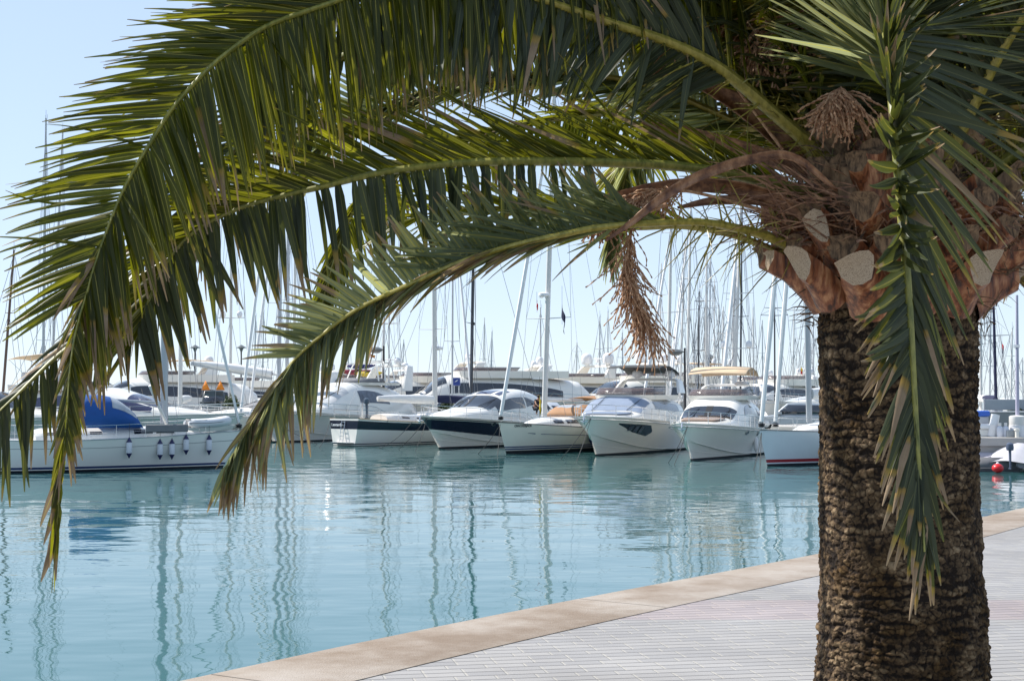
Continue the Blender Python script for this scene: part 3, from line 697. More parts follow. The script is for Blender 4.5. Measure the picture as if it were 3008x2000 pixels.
text_on_hull(HF, 'F MITES', .40, 1.66, .17, 1, GCOV, fly) if False else None
# --- flybridge cruiser with sand awning
sand, HS, CS = motor_yacht('flybridge cruiser with a sand coloured awning and dark raked windscreen', 2029, 1353, -110, dict(
    L=13.2, B=4.2, ss=1.3, sb=1.85, rake=1.5, t0=.42, gel=GEL,
    cab=[(1.2, .3, .04), (2.6, 1.1, .20), (4.1, 1.5, .36), (4.9, 1.62, .55), (6.1, 1.75, 1.22), (7.0, 1.8, 1.55), (8.5, 1.82, 1.68), (10.5, 1.8, 1.62), (11.8, 1.7, 1.45), (12.4, 1.5, 1.0)], n=3.9, tum=.16,
    ws=(4.7, 5.8, 53, GLS), mull=(0, 28, -28),
    side=[(6.5, 9.4, ellip(6.5, 9.4, 76, 55), lambda x: 77, GLS), (9.9, 11.2, lambda x: lerp(60, 68, (x - 9.9) / 1.3), lambda x: 77, GLB)], pad=(2.8, 4.4, 34, mat('taupe_cushion', (.26, .19, .15), .8)),
    ports=[(.62, 1.28, .17, .10), (.47, 1.2, .12, .13), (.36, 1.15, .12, .13)], rail=(.42, .99, .58, 9),
    fly=dict(x0=6.6, x1=11.2, w=1.6, h=.18, scr=.34, nose=1.1, seat=CANM),
    arch=[(10.8, 11.9, 1.85, 1.55, 2.9, 3.75, 1.1, .14)], radars=[],
    bimini=[(7.4, 10.9, 1.55, 4.35, 4.72, 4.30, CANS, 3.3)]))
s = MB(); b_ = Vector((CS.X - 11.0, .6, 3.72)); s.lathe(b_, [(.3, 0), (.42, .05), (.42, .16), (.3, .22), (.01, .24)], 16); s.build('radar_dome', PLW, sand)
# --- big white yacht behind the ketch
wht, HW, CW = motor_yacht('long white yacht with a mesh covered windscreen and arched side window', 803, 1299, -121, dict(
    L=16.5, B=4.8, ss=1.5, sb=2.2, rake=2.0, gel=GEL, t0=.4,
    cab=[(1.5, .3, .05), (3.2, 1.3, .32), (5.2, 1.9, .62), (6.0, 2.05, .95), (7.6, 2.2, 1.95), (8.8, 2.25, 2.35), (11.0, 2.25, 2.45), (13.5, 2.2, 2.2), (15.6, 2.0, 1.6), (16.6, 1.7, 1.0)], n=3.4, tum=.16,
    ws=(5.9, 7.9, 52, mat('pale_mesh_cover', (.50, .51, .52), .6)), mull=(), side=[(8.8, 12.4, ellip(6.8, 12.4, 76, 52), lambda x: 78, GLL)],
    ports=[(.66, 1.45, .25, .12), (.45, 1.35, .2, .12)], rail=(.4, .99, .66, 9),
    fly=dict(x0=9.3, x1=14.2, w=1.7, h=.15, scr=.3, nose=1.2, scrm=GCOV), arch=[(14.8, 16.0, 1.95, 1.5, 3.5, 5.4, 1.2, .16), (12.2, 12.8, 1.8, 1.3, 4.2, 5.7, .10, .10), (13.4, 13.6, 1.8, 1.3, 4.2, 5.6, .10, .10), (11.4, 11.8, 1.8, 1.3, 4.2, 5.5, .10, .10)], domes=[(15.6, .5, 5.5, .28, .5)], radars=[(15.8, -.4, 5.5)]))
# --- ketch seen from its stern, blue band
B_K = [(.03, 1, 1), (.10, 0, 1), (.16, 3, 1), (lambda t, sh: sh * .62, 0, 3), (lambda t, sh: sh * .94, 2, 2), (lambda t, sh: sh, 0, 1)]
ket, HK, CK = sailboat('white ketch moored stern out with a navy band round its canoe stern', 1010, -1309, 45, dict(L=12.6, B=3.9, ss=1.70, sb=1.75, mid=.28, sheer=1.0, stw=.74, wlb=.72, rake=1.6, bands=B_K, hm=[GEL, ANTI, NAVY, NAVY], dm=TEAK, toe=TEAK, ns=9,
    cab=[(3.0, .5, .25), (4.5, .95, .42), (8.6, 1.15, .45), (10.6, 1.0, .5), (11.2, .9, .42)], win=[(6.6, 7.4, 55, 72, GLS), (8.0, 8.8, 55, 72, GLS), (9.4, 10.0, 55, 72, GLS)]), name='sailing_ketch')
rig(ket, CK.X, 6.3, 2.0, 15.5, dict(lean=.01, r=.15, m=WMAST, spr=2, sp=[.36, .68], sw=1.4, cb=1.7, boom=(5.0, .75, .1, CANW), zs=1.9, zb=2.0, rad=(.28, .3)))
s = MB()                                    # stern ladder, bracket and platform
for y in (-.16, .16): s.tube([(-.02, y, 1.62), (-.14, y, .95), (-.20, y, .28)], .022, 6)
for z in (.4, .62, .84, 1.06, 1.28, 1.5): s.tube([(-.2 + (z - .28) * .13, -.16, z), (-.2 + (z - .28) * .13, .16, z)], .018, 5)
s.build('boarding_ladder', STEEL, ket)
s = MB(); s.box(-.45, .05, -1.0, .75, .18, .23, ch=.01); s.build('stern_platform', STEEL, ket)
c0 = Vector((-.03, 1.22, 1.24)); M = Matrix(((0, 0, -1, c0.x), (-1, 0, 0, c0.y), (0, 1, 0, c0.z), (0, 0, 0, 1))); text_mesh('Leonardo', .27, PLW, ket, M, sx=1.05)
s = MB(); s.box(1.0, 1.16, -.5, -.34, 1.7, 2.7, ch=.02); s.build('stern_post', STEEL, ket)
def outboard(loc, rz, label, m_=None, scale=1.0, group=None):
    o = thing('outboard_motor', label, 'outboard motor', loc, rz, group); s = MB(); k = scale
    s.lathe((0, 0, .15 * k), [(.06 * k, 0), (.15 * k, .03 * k), (.17 * k, .14 * k), (.15 * k, .30 * k), (.07 * k, .36 * k), (.01, .365 * k)], 12); s.build('engine_cowl', m_ or CANN, o)
    s = MB(); s.tube([(0, 0, .16 * k), (-.02 * k, 0, -.3 * k), (-.02 * k, 0, -.62 * k)], [.06 * k, .05 * k, .035 * k], 8, flat=1.5); s.box(-.16 * k, .06 * k, -.012, .012, -.5 * k, -.48 * k); s.tube([(-.14 * k, 0, -.62 * k), (.1 * k, 0, -.62 * k)], [.02 * k, .045 * k], 8); s.build('drive_leg', m_ or RUB, o)
    s = MB(); s.tube([(0, 0, .2 * k), (.32 * k, 0, .26 * k)], .02, 6); s.build('tiller', RUB, o); return o
Mk = ket.matrix_basis if False else Matrix.Translation(ket.location) @ Matrix.Rotation(ket.rotation_euler[2], 4, 'Z')
outboard(Mk @ Vector((1.1, -.9, 2.45)), 2.6, 'small blue grey outboard motor clamped to the stern rail of the ketch', mat('outboard_blue', (.06, .09, .13), .35), 1.1)
# --- cream hulled sloop, bow to the viewer
B_C = [(.10, 1, 1), (.17, 1, 1), (.21, 0, 1), (.29, 2, 1), (.33, 0, 1), (.40, 2, 1), (lambda t, sh: sh, 0, 6)]
CRM = mat('gelcoat_ivory', (.74, .71, .62), .22, var=.03, coat=.3)
crk, HC, CC = sailboat('ivory sloop with its bow to the viewer, brown sprayhood and dark boot stripes', 1487, 1333, -124, dict(L=12.2, B=3.9, ss=1.25, sb=1.72, mid=.04, rake=.75, p=1.9, bands=B_C, hm=[CRM, ANTI, BLU], dm=TEAK, toe=CARB, ns=8,
    cab=[(2.6, .3, .10), (3.6, .75, .34), (4.6, 1.05, .50), (7.2, 1.25, .62), (8.8, 1.2, .62), (9.2, 1.1, .5)], n=3.2, win=[(4.2, 5.0, 48, 76, GLS), (5.3, 6.5, 50, 77, GLS), (6.8, 8.2, 52, 77, GLS)]))
mst, atm = rig(crk, CC.X, 4.5, 2.0, 19.0, dict(lean=-.012, lside=.045, r=.15, m=WMAST, spr=2, sp=[.29, .60], sw=1.5, cb=1.8, boom=(4.2, .9, .0, None), furl=[(.15, .93, .12, CANW)], zb=1.85, zs=1.6, rad=(.36, .32), wr=.011))
s = hull_patch(HC, .45, .80, lambda t: HC.sheer(t) * .665, lambda t: HC.sheer(t) * .685, 1, off=.006); s.build('cove_line', BLU, crk)
s = hull_patch(HC, .83, .87, lambda t: lerp(HC.sheer(t) * .665, HC.sheer(t) * .69, (t - .83) / .04), lambda t: HC.sheer(t) * .70, 1, off=.006); s.build('cove_arrow', BLU, crk)
text_on_hull(HC, 'CRACKERJACK', .935, 1.46, .185, 1, CARB, crk, sx=1.0)
def sprayhood(o, X, x0, x1, w, z0, h, m_, win=True, back=None):
    s = MB(); rings = []
    for i in range(11):
        u = i / 10; x = X - lerp(x0, x1, u); hh = h * (math.sin(min(1, u * 1.5) * math.pi / 2))**.6; ring = []
        for j in range(15):
            a = -90 + 180 * j / 14; ring.append(Vector((x, w * (1 - .1 * (1 - u)) * math.copysign(abs(math.sin(R(a)))**.6, a), z0 + .02 + hh * abs(math.cos(R(a)))**.55)))
        rings.append(ring)
    s.loft(rings); h_ = s.build('sprayhood', m_, o, solid=.015)
    if win:
        for (j0, j1) in ((2, 6), (8, 12)) if win == 'side' else ((5, 9),):
            s = MB(); s.loft([[r_[j] + (r_[j] - Vector((r_[j].x + .4, 0, z0))).normalized() * .02 for j in range(j0, j1 + 1)] for r_ in rings[1:6]]); s.build('hood_window', VIN, h_)
    return h_
sprayhood(crk, CC.X, 6.4, 8.3, 1.3, 1.95, .68, CANT, win='front')
s = MB()
for i in range(9): pass
rings = []
for i in range(9):
    u = i / 8; x = CC.X - lerp(8.6, 11.6, u); rings.append([Vector((x, q * 1.5, 3.05 - .22 * q * q + .1 * math.sin(math.pi * u))) for q in (-1, -.7, -.35, 0, .35, .7, 1)])
s.loft(rings); s.build('cockpit_awning', CANT, crk, solid=.02)
for sd in (1, -1):
    s = MB()
    for u in (8.8, 10.0, 11.4): s.tube([(CC.X - u, sd * 1.45, 2.85), (CC.X - 10.0, sd * 1.5, 1.5)], .014, 4)
    s.build('awning_frame', STEEL, crk)
# flags on the halyards
def flag(loc, rz, w, h, cols, label, hang=.25, group=None):
    o = thing('flag', label, 'flag', loc, rz, group); s = MB(); n = 10; rings = []
    for j in range(len(cols) * 4 + 1):
        v = j / (len(cols) * 4); ring = []
        for i in range(n + 1):
            u = i / n; ring.append(Vector((u * w * hang + .03 * math.sin(u * 9 + v * 3), .10 * w * math.sin(u * 7 + v * 2), -v * h - u * w * (1 - hang) * .75)))
        rings.append(ring)
    for r_ in rings: pass
    o0 = 0
    for k, cm in enumerate(cols):
        s.loft([rings[j] for j in range(k * 4, k * 4 + 5)], m=k)
    s.build('flag_cloth', cols, o, solid=.006); s = MB(); s.tube([(0, 0, -h * 1.6), (0, 0, h * 1.2)], .008, 4); s.build('halyard', ROPE, o); return o
YEL = mat('flag_yellow', (.75, .50, .03), .8); RDF = mat('flag_red', (.55, .02, .02), .8); WHF = mat('flag_white', (.7, .7, .7), .8)
flag(at(1651, 888, 82), .3, 1.5, .75, [CANN, CANN], 'dark blue ensign hanging limp beside the mast of the ivory sloop', .12)
flag(at(1577, 880, 82), .3, .5, .35, [RDF], 'small red pennant left of the mast of the ivory sloop', .1)
flag(at(1088, 1040, 96), .2, .45, .17, [RDF, YEL, RDF], 'red and yellow striped flag left of the dark lamp post', .7)
flag(at(1585, 1158, 82), .2, .6, .8, [YEL], 'yellow signal flag hung against the mast of the ivory sloop', .1)
flag(at(2352, 1075, 110), .1, .5, .5, [YEL, RDF], 'small orange flag behind the tall mast beside the palm', .3)
flag(at(2943, 1000, 120), .1, .9, .9, [RDF, CANN], 'red and violet flag hanging among the masts right of the palm', .15)
# --- blue grey sloop at the right, red boot line
B_R = [(.10, 1, 1), (.16, 0, 1), (.30, 2, 1), (.34, 0, 1), (lambda t, sh: sh, 0, 6)]
rgt, HR, CR = sailboat('white sloop with a red boot line beside the palm trunk', 2254, 1369, -138, dict(L=13.0, B=4.0, ss=1.35, sb=1.62, mid=.02, rake=.55, p=1.8, wlp=1.5, bands=B_R, hm=[mat('gelcoat_cool', (.66, .70, .73), .25, var=.03, coat=.3), ANTI, REDP], toe=GCOV, ns=8,
    cab=[(2.6, .3, .10), (3.8, .9, .36), (5.2, 1.15, .50), (8.5, 1.3, .66), (10.0, 1.2, .55)], n=3.4, win=[(4.4, 5.3, 50, 76, GLL), (5.6, 7.0, 50, 76, GLL)]))
rig(rgt, CR.X, 3.6, 1.95, 20.0, dict(lean=-.02, lside=.0, r=.13, m=ALU, spr=2, sp=[.26, .6], sw=1.5, cb=1.8, boom=(5.5, 1.15, .15, CANW), furl=[(.1, .98, .12, CANW), (1.1, .80, .11, CANW)], zb=1.75, zs=1.7))
porthole(rgt, HR, .60, 1.05, .10, .07); porthole(rgt, HR, .40, 1.05, .10, .07)
sprayhood(rgt, CR.X, 8.4, 10.2, 1.4, 2.1, .75, mat('beige_canvas', (.55, .50, .42), .8))
# --- left sloop with blue canvas, broadside
B_L = [(.09, 1, 1), (.13, 0, 1), (.22, 2, 1), (lambda t, sh: sh * .74, 0, 3), (lambda t, sh: sh * .755, 3, 1), (lambda t, sh: sh, 0, 2)]
lft, HL, CL = sailboat('white sloop with a bright blue sprayhood, lying broadside at the left', 655, 1372, 26, dict(L=10.2, B=3.6, ss=1.34, sb=1.60, mid=.08, rake=.9, p=2.1, bands=B_L, hm=[GEL, ANTI, BLU, GCOV], ns=8, toe=ALU,
    cab=[(1.6, .3, .06), (2.6, .8, .26), (3.8, 1.05, .46), (6.2, 1.2, .52), (8.6, 1.2, .50), (9.0, 1.1, .4)], n=3.4, win=[(3.2, 4.0, 52, 76, GLS), (4.15, 4.95, 52, 76, GLS), (6.3, 6.8, 58, 72, GLS), (7.3, 7.8, 58, 72, GLS), (8.2, 8.6, 58, 72, GLS)]))
mL, aL = rig(lft, CL.X, 3.45, 1.95, 15.5, dict(lean=.0, lside=.0, r=.135, m=ALU, spr=2, sw=1.0, cb=1.4, furl=[(.1, .97, .07, CANW)], zb=1.72, zs=1.5, sag=.2, boom=(3.2, .9, .2, None)))
sprayhood(lft, CL.X, 4.6, 7.2, 1.35, 1.80, 1.38, CANB, win='side')
s = MB(); s.box(CL.X - 4.55, CL.X - 2.75, -1.52, -1.42, 1.62, 1.95, ch=.03); s.build('side_dodger', GCOV, lft)
ML = Matrix.Translation(lft.location) @ Matrix.Rotation(lft.rotation_euler[2], 4, 'Z')
s = MB(); s.tube([(CL.X - 4.3, -1.0, 3.6), (CL.X - 3.4, -.3, 1.95)], .07, 8); s.build('spinnaker_pole', GELG, lft)
fl = ['leftmost of five white fenders on the blue-canvas sloop', 'second white fender from the left on the blue-canvas sloop', 'middle one of the five white fenders on the blue-canvas sloop', 'second white fender from the bow of the blue-canvas sloop', 'white fender nearest the bow of the blue-canvas sloop']
for (px, z), lb in zip(((381, .98), (470, .88), (506, .88), (548, 1.06), (615, 1.02)), fl):
    best = min([i / 200 for i in range(40, 200)], key=lambda t: abs((lambda q: 1504 + FPX * q.x / (q.y * math.cos(PITCH)))(ML @ HL.pt(t, z, -1, .14)) - px))
    fender(ML @ HL.pt(best, z, -1, .14), .60, .125, FEN, FENB, lb, 'white fenders of the blue-canvas sloop', rope=.75)
def world(o): return Matrix.Translation(o.location) @ Matrix.Rotation(o.rotation_euler[2], 4, 'Z')
def on_hull(o, H, t, z, sd, off=.14): return world(o) @ H.pt(t, z, sd, off)
fender(on_hull(crk, HC, .50, .95, 1, .15), .85, .13, FENB, FENB, 'navy blue fender on the side of the ivory sloop', 'hanging fenders', rope=.7)
fender(on_hull(fly, HF, .20, 1.15, 1, .17), .75, .15, RUB, RUB, 'black fender on the yacht with the charcoal awning', 'hanging fenders', rope=1.2)
fender(on_hull(sand, HS, .47, .62, 1, .15), .62, .12, PLW, PLW, 'pale fender on the cruiser with the sand awning', 'hanging fenders', rope=1.0)
fender(on_hull(rgt, HR, .93, .75, -1, .15), .95, .15, RUB, RUB, 'black fender in the gap left of the red-lined sloop', 'hanging fenders', rope=.8)
# dinghy on the foredeck of the left sloop
def inflatable(loc, rz, L, W, r, label, m_=None, flip=False, group=None):
    o = thing('inflatable_dinghy', label, 'dinghy', loc, rz, group); s = MB(); pts = []
    for i in range(33):
        u = i / 32 * 2 - 1; a = abs(u)
        if a > .45: x = lerp(L * .62, -L * .45, (a - .45) / .55); y = W * (1 if u > 0 else -1)
        else: x = L * .62 + (L * .38) * math.cos(math.pi / 2 * a / .45); y = W * math.sin(math.pi / 2 * u / .45)
        pts.append(Vector((x, y, r + .12 * clip(x / L)**2)))
    s.tube(pts, [r * .5] + [r] * 14 + [r * .5], 12); s.build('tube', m_ or TUBG, o)
    s = MB(); s.add([(-L * .4, -W, r * .5), (L * .8, -W * .4, r * .5), (L * .8, W * .4, r * .5), (-L * .4, W, r * .5)], [(0, 1, 2, 3)]); s.add([(-L * .38, -W, 0), (-L * .38, W, 0), (-L * .38, W, r * 2), (-L * .38, -W, r * 2)], [(0, 1, 2, 3)]); s.build('floor', GCOV, o, solid=.03)
    s = MB(); s.tube([p + Vector((0, r * .98 * (1 if p.y > 0 else -1), .02)) for p in pts if abs(p.y) > .05][:14], .012, 4); s.build('grab_line', ROPE, o); return o
inflatable(ML @ Vector((CL.X - 1.9, 0, 1.75)), R(26), 1.25, .42, .2, 'small grey inflatable dinghy lashed on the foredeck of the blue-canvas sloop')
# --- yachts half hidden at the left
y1, H1, C1 = motor_yacht('white yacht with dark blue windows behind the blue-canvas sloop', 640, 1312, -12, dict(
    L=17.0, B=4.8, ss=1.6, sb=2.1, rake=1.8, t0=.4,
    cab=[(1.8, .3, .05), (3.4, 1.3, .35), (4.6, 1.75, .55), (7.3, 2.0, 1.50), (8.6, 2.05, 1.85), (12.0, 2.05, 1.95), (15.0, 1.9, 1.75), (16.6, 1.6, 1.2)], n=3.2, tum=.15, mull=(),
    ws=(4.7, 7.0, 46, GLB), side=[(5.3, 8.4, ellip(3.4, 8.9, 78, 52), lambda x: 79, GLB), (9.0, 14.5, ellip(6.0, 14.8, 78, 50), lambda x: 79, GLB)],
    rail=(.4, .99, .6, 8), fly=dict(x0=9.0, x1=15, w=1.7, h=.3, scr=.2, nose=1.4), domes=[(12.4, .2, 4.0, .33, .62)], arch=[(13.6, 14.2, 1.8, 1.2, 3.8, 4.6, .9, .14)], bimini=[(10.8, 15.2, 1.4, 5.6, 5.8, 5.5, CANS, 4.0)]))
y2, H2, C2 = motor_yacht('low white express cruiser with a grey windscreen cover at the left', 600, 1297, -138, dict(
    L=12.6, B=4.4, ss=1.4, sb=1.9, rake=1.8, cab=[(1.4, .3, .08), (3.2, 1.3, .42), (4.6, 1.6, .62), (6.8, 1.8, 1.35), (8.4, 1.85, 1.75), (10.5, 1.85, 1.65), (12.0, 1.6, 1.1)], n=3.2, tum=.18, mull=(),
    ws=(4.8, 8.0, 50, GCOV), side=[(7.2, 10.6, ellip(7.2, 12, 76, 56), lambda x: 77, GLS)], rail=(.4, .99, .62, 9), arch=[(10.4, 12.0, 1.75, 1.3, 2.7, 4.9, 1.1, .18)], domes=[(11.9, .4, 4.95, .28, .55)], radars=[(11.6, -.4, 4.95)]))
y3, H3, C3 = motor_yacht('white motor yacht at the left edge behind the hanging palm fronds', 250, 1318, -10, dict(
    L=15.0, B=4.6, ss=1.6, sb=2.0, rake=1.6, cab=[(1.8, .3, .05), (3.4, 1.3, .35), (5.0, 1.7, .6), (7.0, 1.9, 1.6), (11.0, 1.95, 1.8), (14.0, 1.8, 1.4)], n=3.2, ws=(5.0, 6.9, 48, GLS), side=[(7.2, 12.6, ellip(5.2, 13.8, 77, 54), lambda x: 78, GLS)],
    rail=(.4, .99, .6, 8), fly=dict(x0=7.6, x1=13, w=1.6, h=.35, scr=.2), domes=[(11, .5, 4.4, .28, .5)], arch=[(11.5, 12, 1.7, 1.2, 3.7, 4.5, .8, .14)]))

# ================================================================ SECOND ROW: BIG YACHTS BEHIND THE QUAY
QZ = 1.2
def big(label, px, D, head, gel=GELC, L=20, arch=None, domes=(), extra=None, hts=1.0, win=GLS, fly=True, **kw):
    c = dict(L=L, B=5.4, ss=1.9, sb=2.8, rake=2.0, t0=.4, gel=gel, cab=[(2.4, .4, .05), (4.4, 1.6, .5), (6.6, 2.1, .9), (8.2, 2.3, 1.9 * hts), (9.6, 2.4, 2.25 * hts), (14, 2.4, 2.3 * hts), (L - 2, 2.3, 2.1 * hts), (L - 1, 2.1, 1.4 * hts)], n=3.6, tum=.13,
             ws=(6.5, 8.6, 50, win), mull=(), side=[(8.8, L - 3.5, ellip(6.0, L - 2.6, 78, 52), lambda x: 78, win)], rail=(.4, .99, .6, 7))
    if fly: c['fly'] = dict(x0=9.6, x1=L - 3, w=2.1, h=.55, scr=.3, nose=1.6, seat=CANM)
    if arch: c['arch'] = [arch]
    c['domes'] = list(domes); c.update(kw); return motor_yacht(label, px, 1160 + EYE * FPX / D, head, c, 'large yachts berthed behind the quay')
kr = big('large cream flybridge yacht carrying kayaks, behind the mesh-covered yacht', 940, 128, -150, GELC, 21, (15.5, 16.8, 2.1, 1.7, 4.6, 6.1, 1.3, .2), ((16.2, -.2, 6.2, .36, .7),), radars=[(15.6, .9, 6.2)])[0]
big('white yacht with a sloping roof and dark side glass behind the ketch', 1060, 124, -165, GEL, 22, (16.5, 17.5, 2.0, 1.6, 4.5, 5.7, 1.4, .2), ((17, .3, 5.8, .3, .6),), hts=1.15, win=GLS)
big('cream yacht with two tall satellite domes behind the glazed hardtop cruiser', 1420, 132, -140, GELC, 22, (15.0, 16.0, 2.1, 1.8, 4.7, 5.9, 1.5, .22), ((15.6, 1.3, 6.0, .5, 1.1), (15.6, -1.6, 6.0, .5, 1.1), (18.2, 1.4, 4.9, .42, .85)), radars=[(15.6, -.1, 6.2)])
big('cream yacht with a slim swept radar arch right of the ivory sloop mast', 1610, 126, -150, GELC, 21, (15.8, 14.4, 2.0, 1.8, 4.2, 6.0, 1.2, .18), ((14.4, -.9, 6.0, .42, .85), (14.4, 1.3, 6.0, .32, .6), (16.5, .6, 4.9, .32, .6)), bimini=[(16.0, 19.5, 1.6, 6.0, 6.05, 5.9, CANS, 4.6)])
big('white yacht with maroon seating and two domes beside the palm trunk', 2290, 112, -145, GEL, 20, (15.4, 13.8, 2.1, 1.9, 4.4, 5.35, 1.5, .22), ((13.9, 1.8, 5.4, .48, 1.0), (13.9, -1.2, 5.4, .48, 1.0)), hts=.95, win=GLS)
big('pale yacht half hidden behind the sand-awning cruiser', 2080, 128, -140, GEL, 18, (13.6, 14.2, 1.9, 1.6, 4.2, 4.9, 1.2, .18), ((13.9, .5, 5.0, .3, .6),), hts=.9)
big('long white yacht behind the cruiser with the grey windscreen cover', 700, 134, -160, GEL, 22, None, ((14, .5, 5.0, .3, .6),), hts=.95)
big('white yacht at the far left showing between the lowest palm leaves', 110, 120, -160, GEL, 20, (15.0, 15.6, 2.0, 1.7, 4.5, 5.6, 1.2, .2), ((15.2, .4, 5.7, .36, .7),), bimini=[(11.0, 16.0, 1.6, 5.9, 6.1, 5.9, CANS, 4.6)])
big('white motor yacht behind the blue-window yacht at the left', 360, 136, -165, GEL, 20, None, (), hts=.85)
big('pale yacht far behind the hanging frond tip', 820, 146, -150, GEL, 20, (14.5, 15.2, 2.0, 1.7, 4.5, 5.7, 1.1, .2), ((15, .6, 5.8, .34, .65),))
big('cream ferry-like yacht with a tall upper deck behind the blue board', 1500, 152, -165, GELC, 24, (16.5, 16.0, 2.0, 1.5, 4.6, 6.4, 1.1, .2), ((15.8, -.6, 6.5, .5, 1.1), (17.5, .9, 6.0, .4, .8)), hts=1.1)
big('white yacht far behind the charcoal awning', 1800, 144, -145, GEL, 20, (14.5, 15.0, 2.0, 1.7, 4.4, 5.5, 1.1, .2), ((14.8, -.6, 5.6, .34, .65),))
big('white yacht far behind the gap between the two awnings', 1950, 138, -155, GEL, 19, None, ((13, .6, 4.9, .34, .65),), hts=.9)
big('white yacht far behind the ketch mast', 1230, 148, -150, GEL, 21, (15.5, 15.0, 2.0, 1.7, 4.5, 5.8, 1.1, .2), ((15, .0, 5.9, .4, .8),))
# kayaks stowed on the cream yacht
def kayak(loc, rz, m_, label, L=3.2, tilt=0.0):
    o = thing('kayak', label, 'kayak', loc, rz, 'kayaks on the cream yacht'); s = MB(); rings = []
    for i in range(17):
        u = i / 16 * 2 - 1; w_ = .36 * (1 - abs(u)**2.4)**.7 + .01; rings.append([Vector((u * L / 2, w_ * math.cos(a), .24 * (.5 + .5 * u * u) + w_ * .62 * math.sin(a))) for a in [2 * math.pi * j / 12 for j in range(12)]])
    s.loft(rings, True, 0, caps=True); s.build('kayak_hull', m_, o); s = MB(); s.lathe((0, 0, .30), [(.30, 0), (.33, .05), (.28, .08), (.25, .02)], 14); s.build('cockpit_rim', RUB, o); return o
K1 = mat('kayak_maroon', (.22, .02, .04), .35); K2 = mat('kayak_blue', (.02, .03, .16), .35); K3 = mat('kayak_yellow', (.55, .40, .03), .35)
kayak(at(1050, 1098, 124), .2, K1, 'maroon kayak lying under the blue one on the cream yacht', 3.4); kayak(at(1058, 1080, 123), .1, K2, 'dark blue kayak on top of the stack on the cream yacht', 2.6); kayak(at(1082, 1103, 122.5), -.15, K3, 'yellow and black kayak right of the maroon one on the cream yacht', 2.4)
# ================================================================ QUAY, VEHICLES, LAMPS, SIGN
QC = mat('quay_concrete', (.42, .40, .37), .9, var=.1, scale=.6, bump=.01, bscale=8)
s = MB(); pl = [(-70, 122), (-10, 112), (12, 101), (22, 90), (34, 84)]; pr = [(-70, 130), (-6, 120), (18, 112), (32, 97), (44, 88)]
s.loft([[(a[0], a[1], -1), (a[0], a[1], QZ), (b_[0], b_[1], QZ), (b_[0], b_[1], -1)] for a, b_ in zip(pl, pr)], False); tag(s.build('quay', QC, smooth=False), kind='structure')
TYR = mat('tyre', (.02, .02, .02), .8)
def car(label, loc, rz, paint, L=4.6, W=1.85, Hh=1.65, box=False, name='parked_car', cat='car'):
    o = thing(name, label, cat, loc, rz, 'cars parked on the quay'); hb = Hh * .55
    prof = [(-L / 2, .35), (-L / 2, hb * .95), (-L * .36, hb), (L * .18, hb), (L * .42, hb * .86), (L / 2, hb * .62), (L / 2, .3)]
    s = MB(); rings = []
    for yy, k in ((-W / 2, .93), (-W / 2 + .06, 1.0), (W / 2 - .06, 1.0), (W / 2, .93)): rings.append([Vector((x * (1 if k == 1 else .985), yy, .3 + (z - .3) * k)) for x, z in prof])
    s.loft(rings, True, 0, caps=True); s.build('car_body', paint, o, bevel=.04, angle=50)
    gh = [(-L * .47, hb), (-L * .42 if box else -L * .36, Hh * .97), (-L * .1, Hh), (L * .05, Hh * .98), (L * .22, hb)]
    s = MB(); rings = []
    for yy, k in ((-W / 2 + .06, 0), (-W / 2 + .20, 1), (W / 2 - .20, 1), (W / 2 - .06, 0)): rings.append([Vector((x, yy * (1 if z > hb else 1), z)) if k else Vector((x, yy, hb)) for x, z in gh])
    s.loft([[Vector((x, -W / 2 + .06 + (z - hb) * .16, z)) for x, z in gh], [Vector((x, W / 2 - .06 - (z - hb) * .16, z)) for x, z in gh]], True, 0, caps=True); s.build('cabin_top', paint, o, bevel=.05)
    for sd in (1, -1):
        s = MB(); g = [(-L * .40, hb + .05), (-L * .36 if box else -L * .32, Hh * .91), (L * .04, Hh * .92), (L * .18, hb + .05)]
        s.add([Vector((x, sd * (W / 2 - .045 - (z - hb) * .16 + .004), z)) for x, z in g], [(0, 1, 2, 3)]); s.build('side_window', GLS, o, solid=.01)
    for x0, x1 in ((L * .215, L * .06), (-L * .465, -L * .425 if box else -L * .372)):
        s = MB(); zz = (hb + .07, Hh * .92); off = .02 if x0 > 0 else -.02
        s.add([Vector((x0 + off, -W / 2 + .18, zz[0])), Vector((x0 + off, W / 2 - .18, zz[0])), Vector((x1 + off, W / 2 - .28, zz[1])), Vector((x1 + off, -W / 2 + .28, zz[1]))], [(0, 1, 2, 3)]); s.build('windscreen', GLS, o, solid=.01)
    for x in (-L * .3, L * .31):
        for sd in (1, -1):
            s = MB(); s.lathe((x, sd * (W / 2 - .12), .33), [(.2, -.11), (.33, -.10), (.34, 0), (.33, .10), (.2, .11)], 18, ax=(0, 1, 0)); wl_ = s.build('wheel', TYR, o); s = MB(); s.lathe((x, sd * (W / 2 - .12), .33), [(.05, -.13), (.2, -.12), (.2, .12), (.05, .13)], 14, ax=(0, 1, 0)); s.build('rim', STEEL, wl_)
    for sd in (1, -1):
        s = MB(); s.ball((L * .47, sd * W * .36, hb * .72), .13, sc_=(.8, 1.2, .7)); s.build('headlight', VIN, o)
        s = MB(); s.box(L * .12, L * .18, sd * (W / 2 + .02) - .08, sd * (W / 2 + .02) + .08, hb + .02, hb + .16, ch=.02); s.build('wing_mirror', paint, o)
    return o
SIL = mat('car_silver', (.50, .52, .54), .3, metal=.4); WHC = mat('car_white', (.72, .73, .74), .3, coat=.3); DKG = mat('car_dark_green', (.03, .05, .055), .3, coat=.3)
def onq(px, D, z=QZ): v = at(px, 1160, D); v.z = z; return v
car('silver estate car behind the red-lined sloop', onq(2325, 88), R(170), SIL, 4.7, 1.85, 1.55)
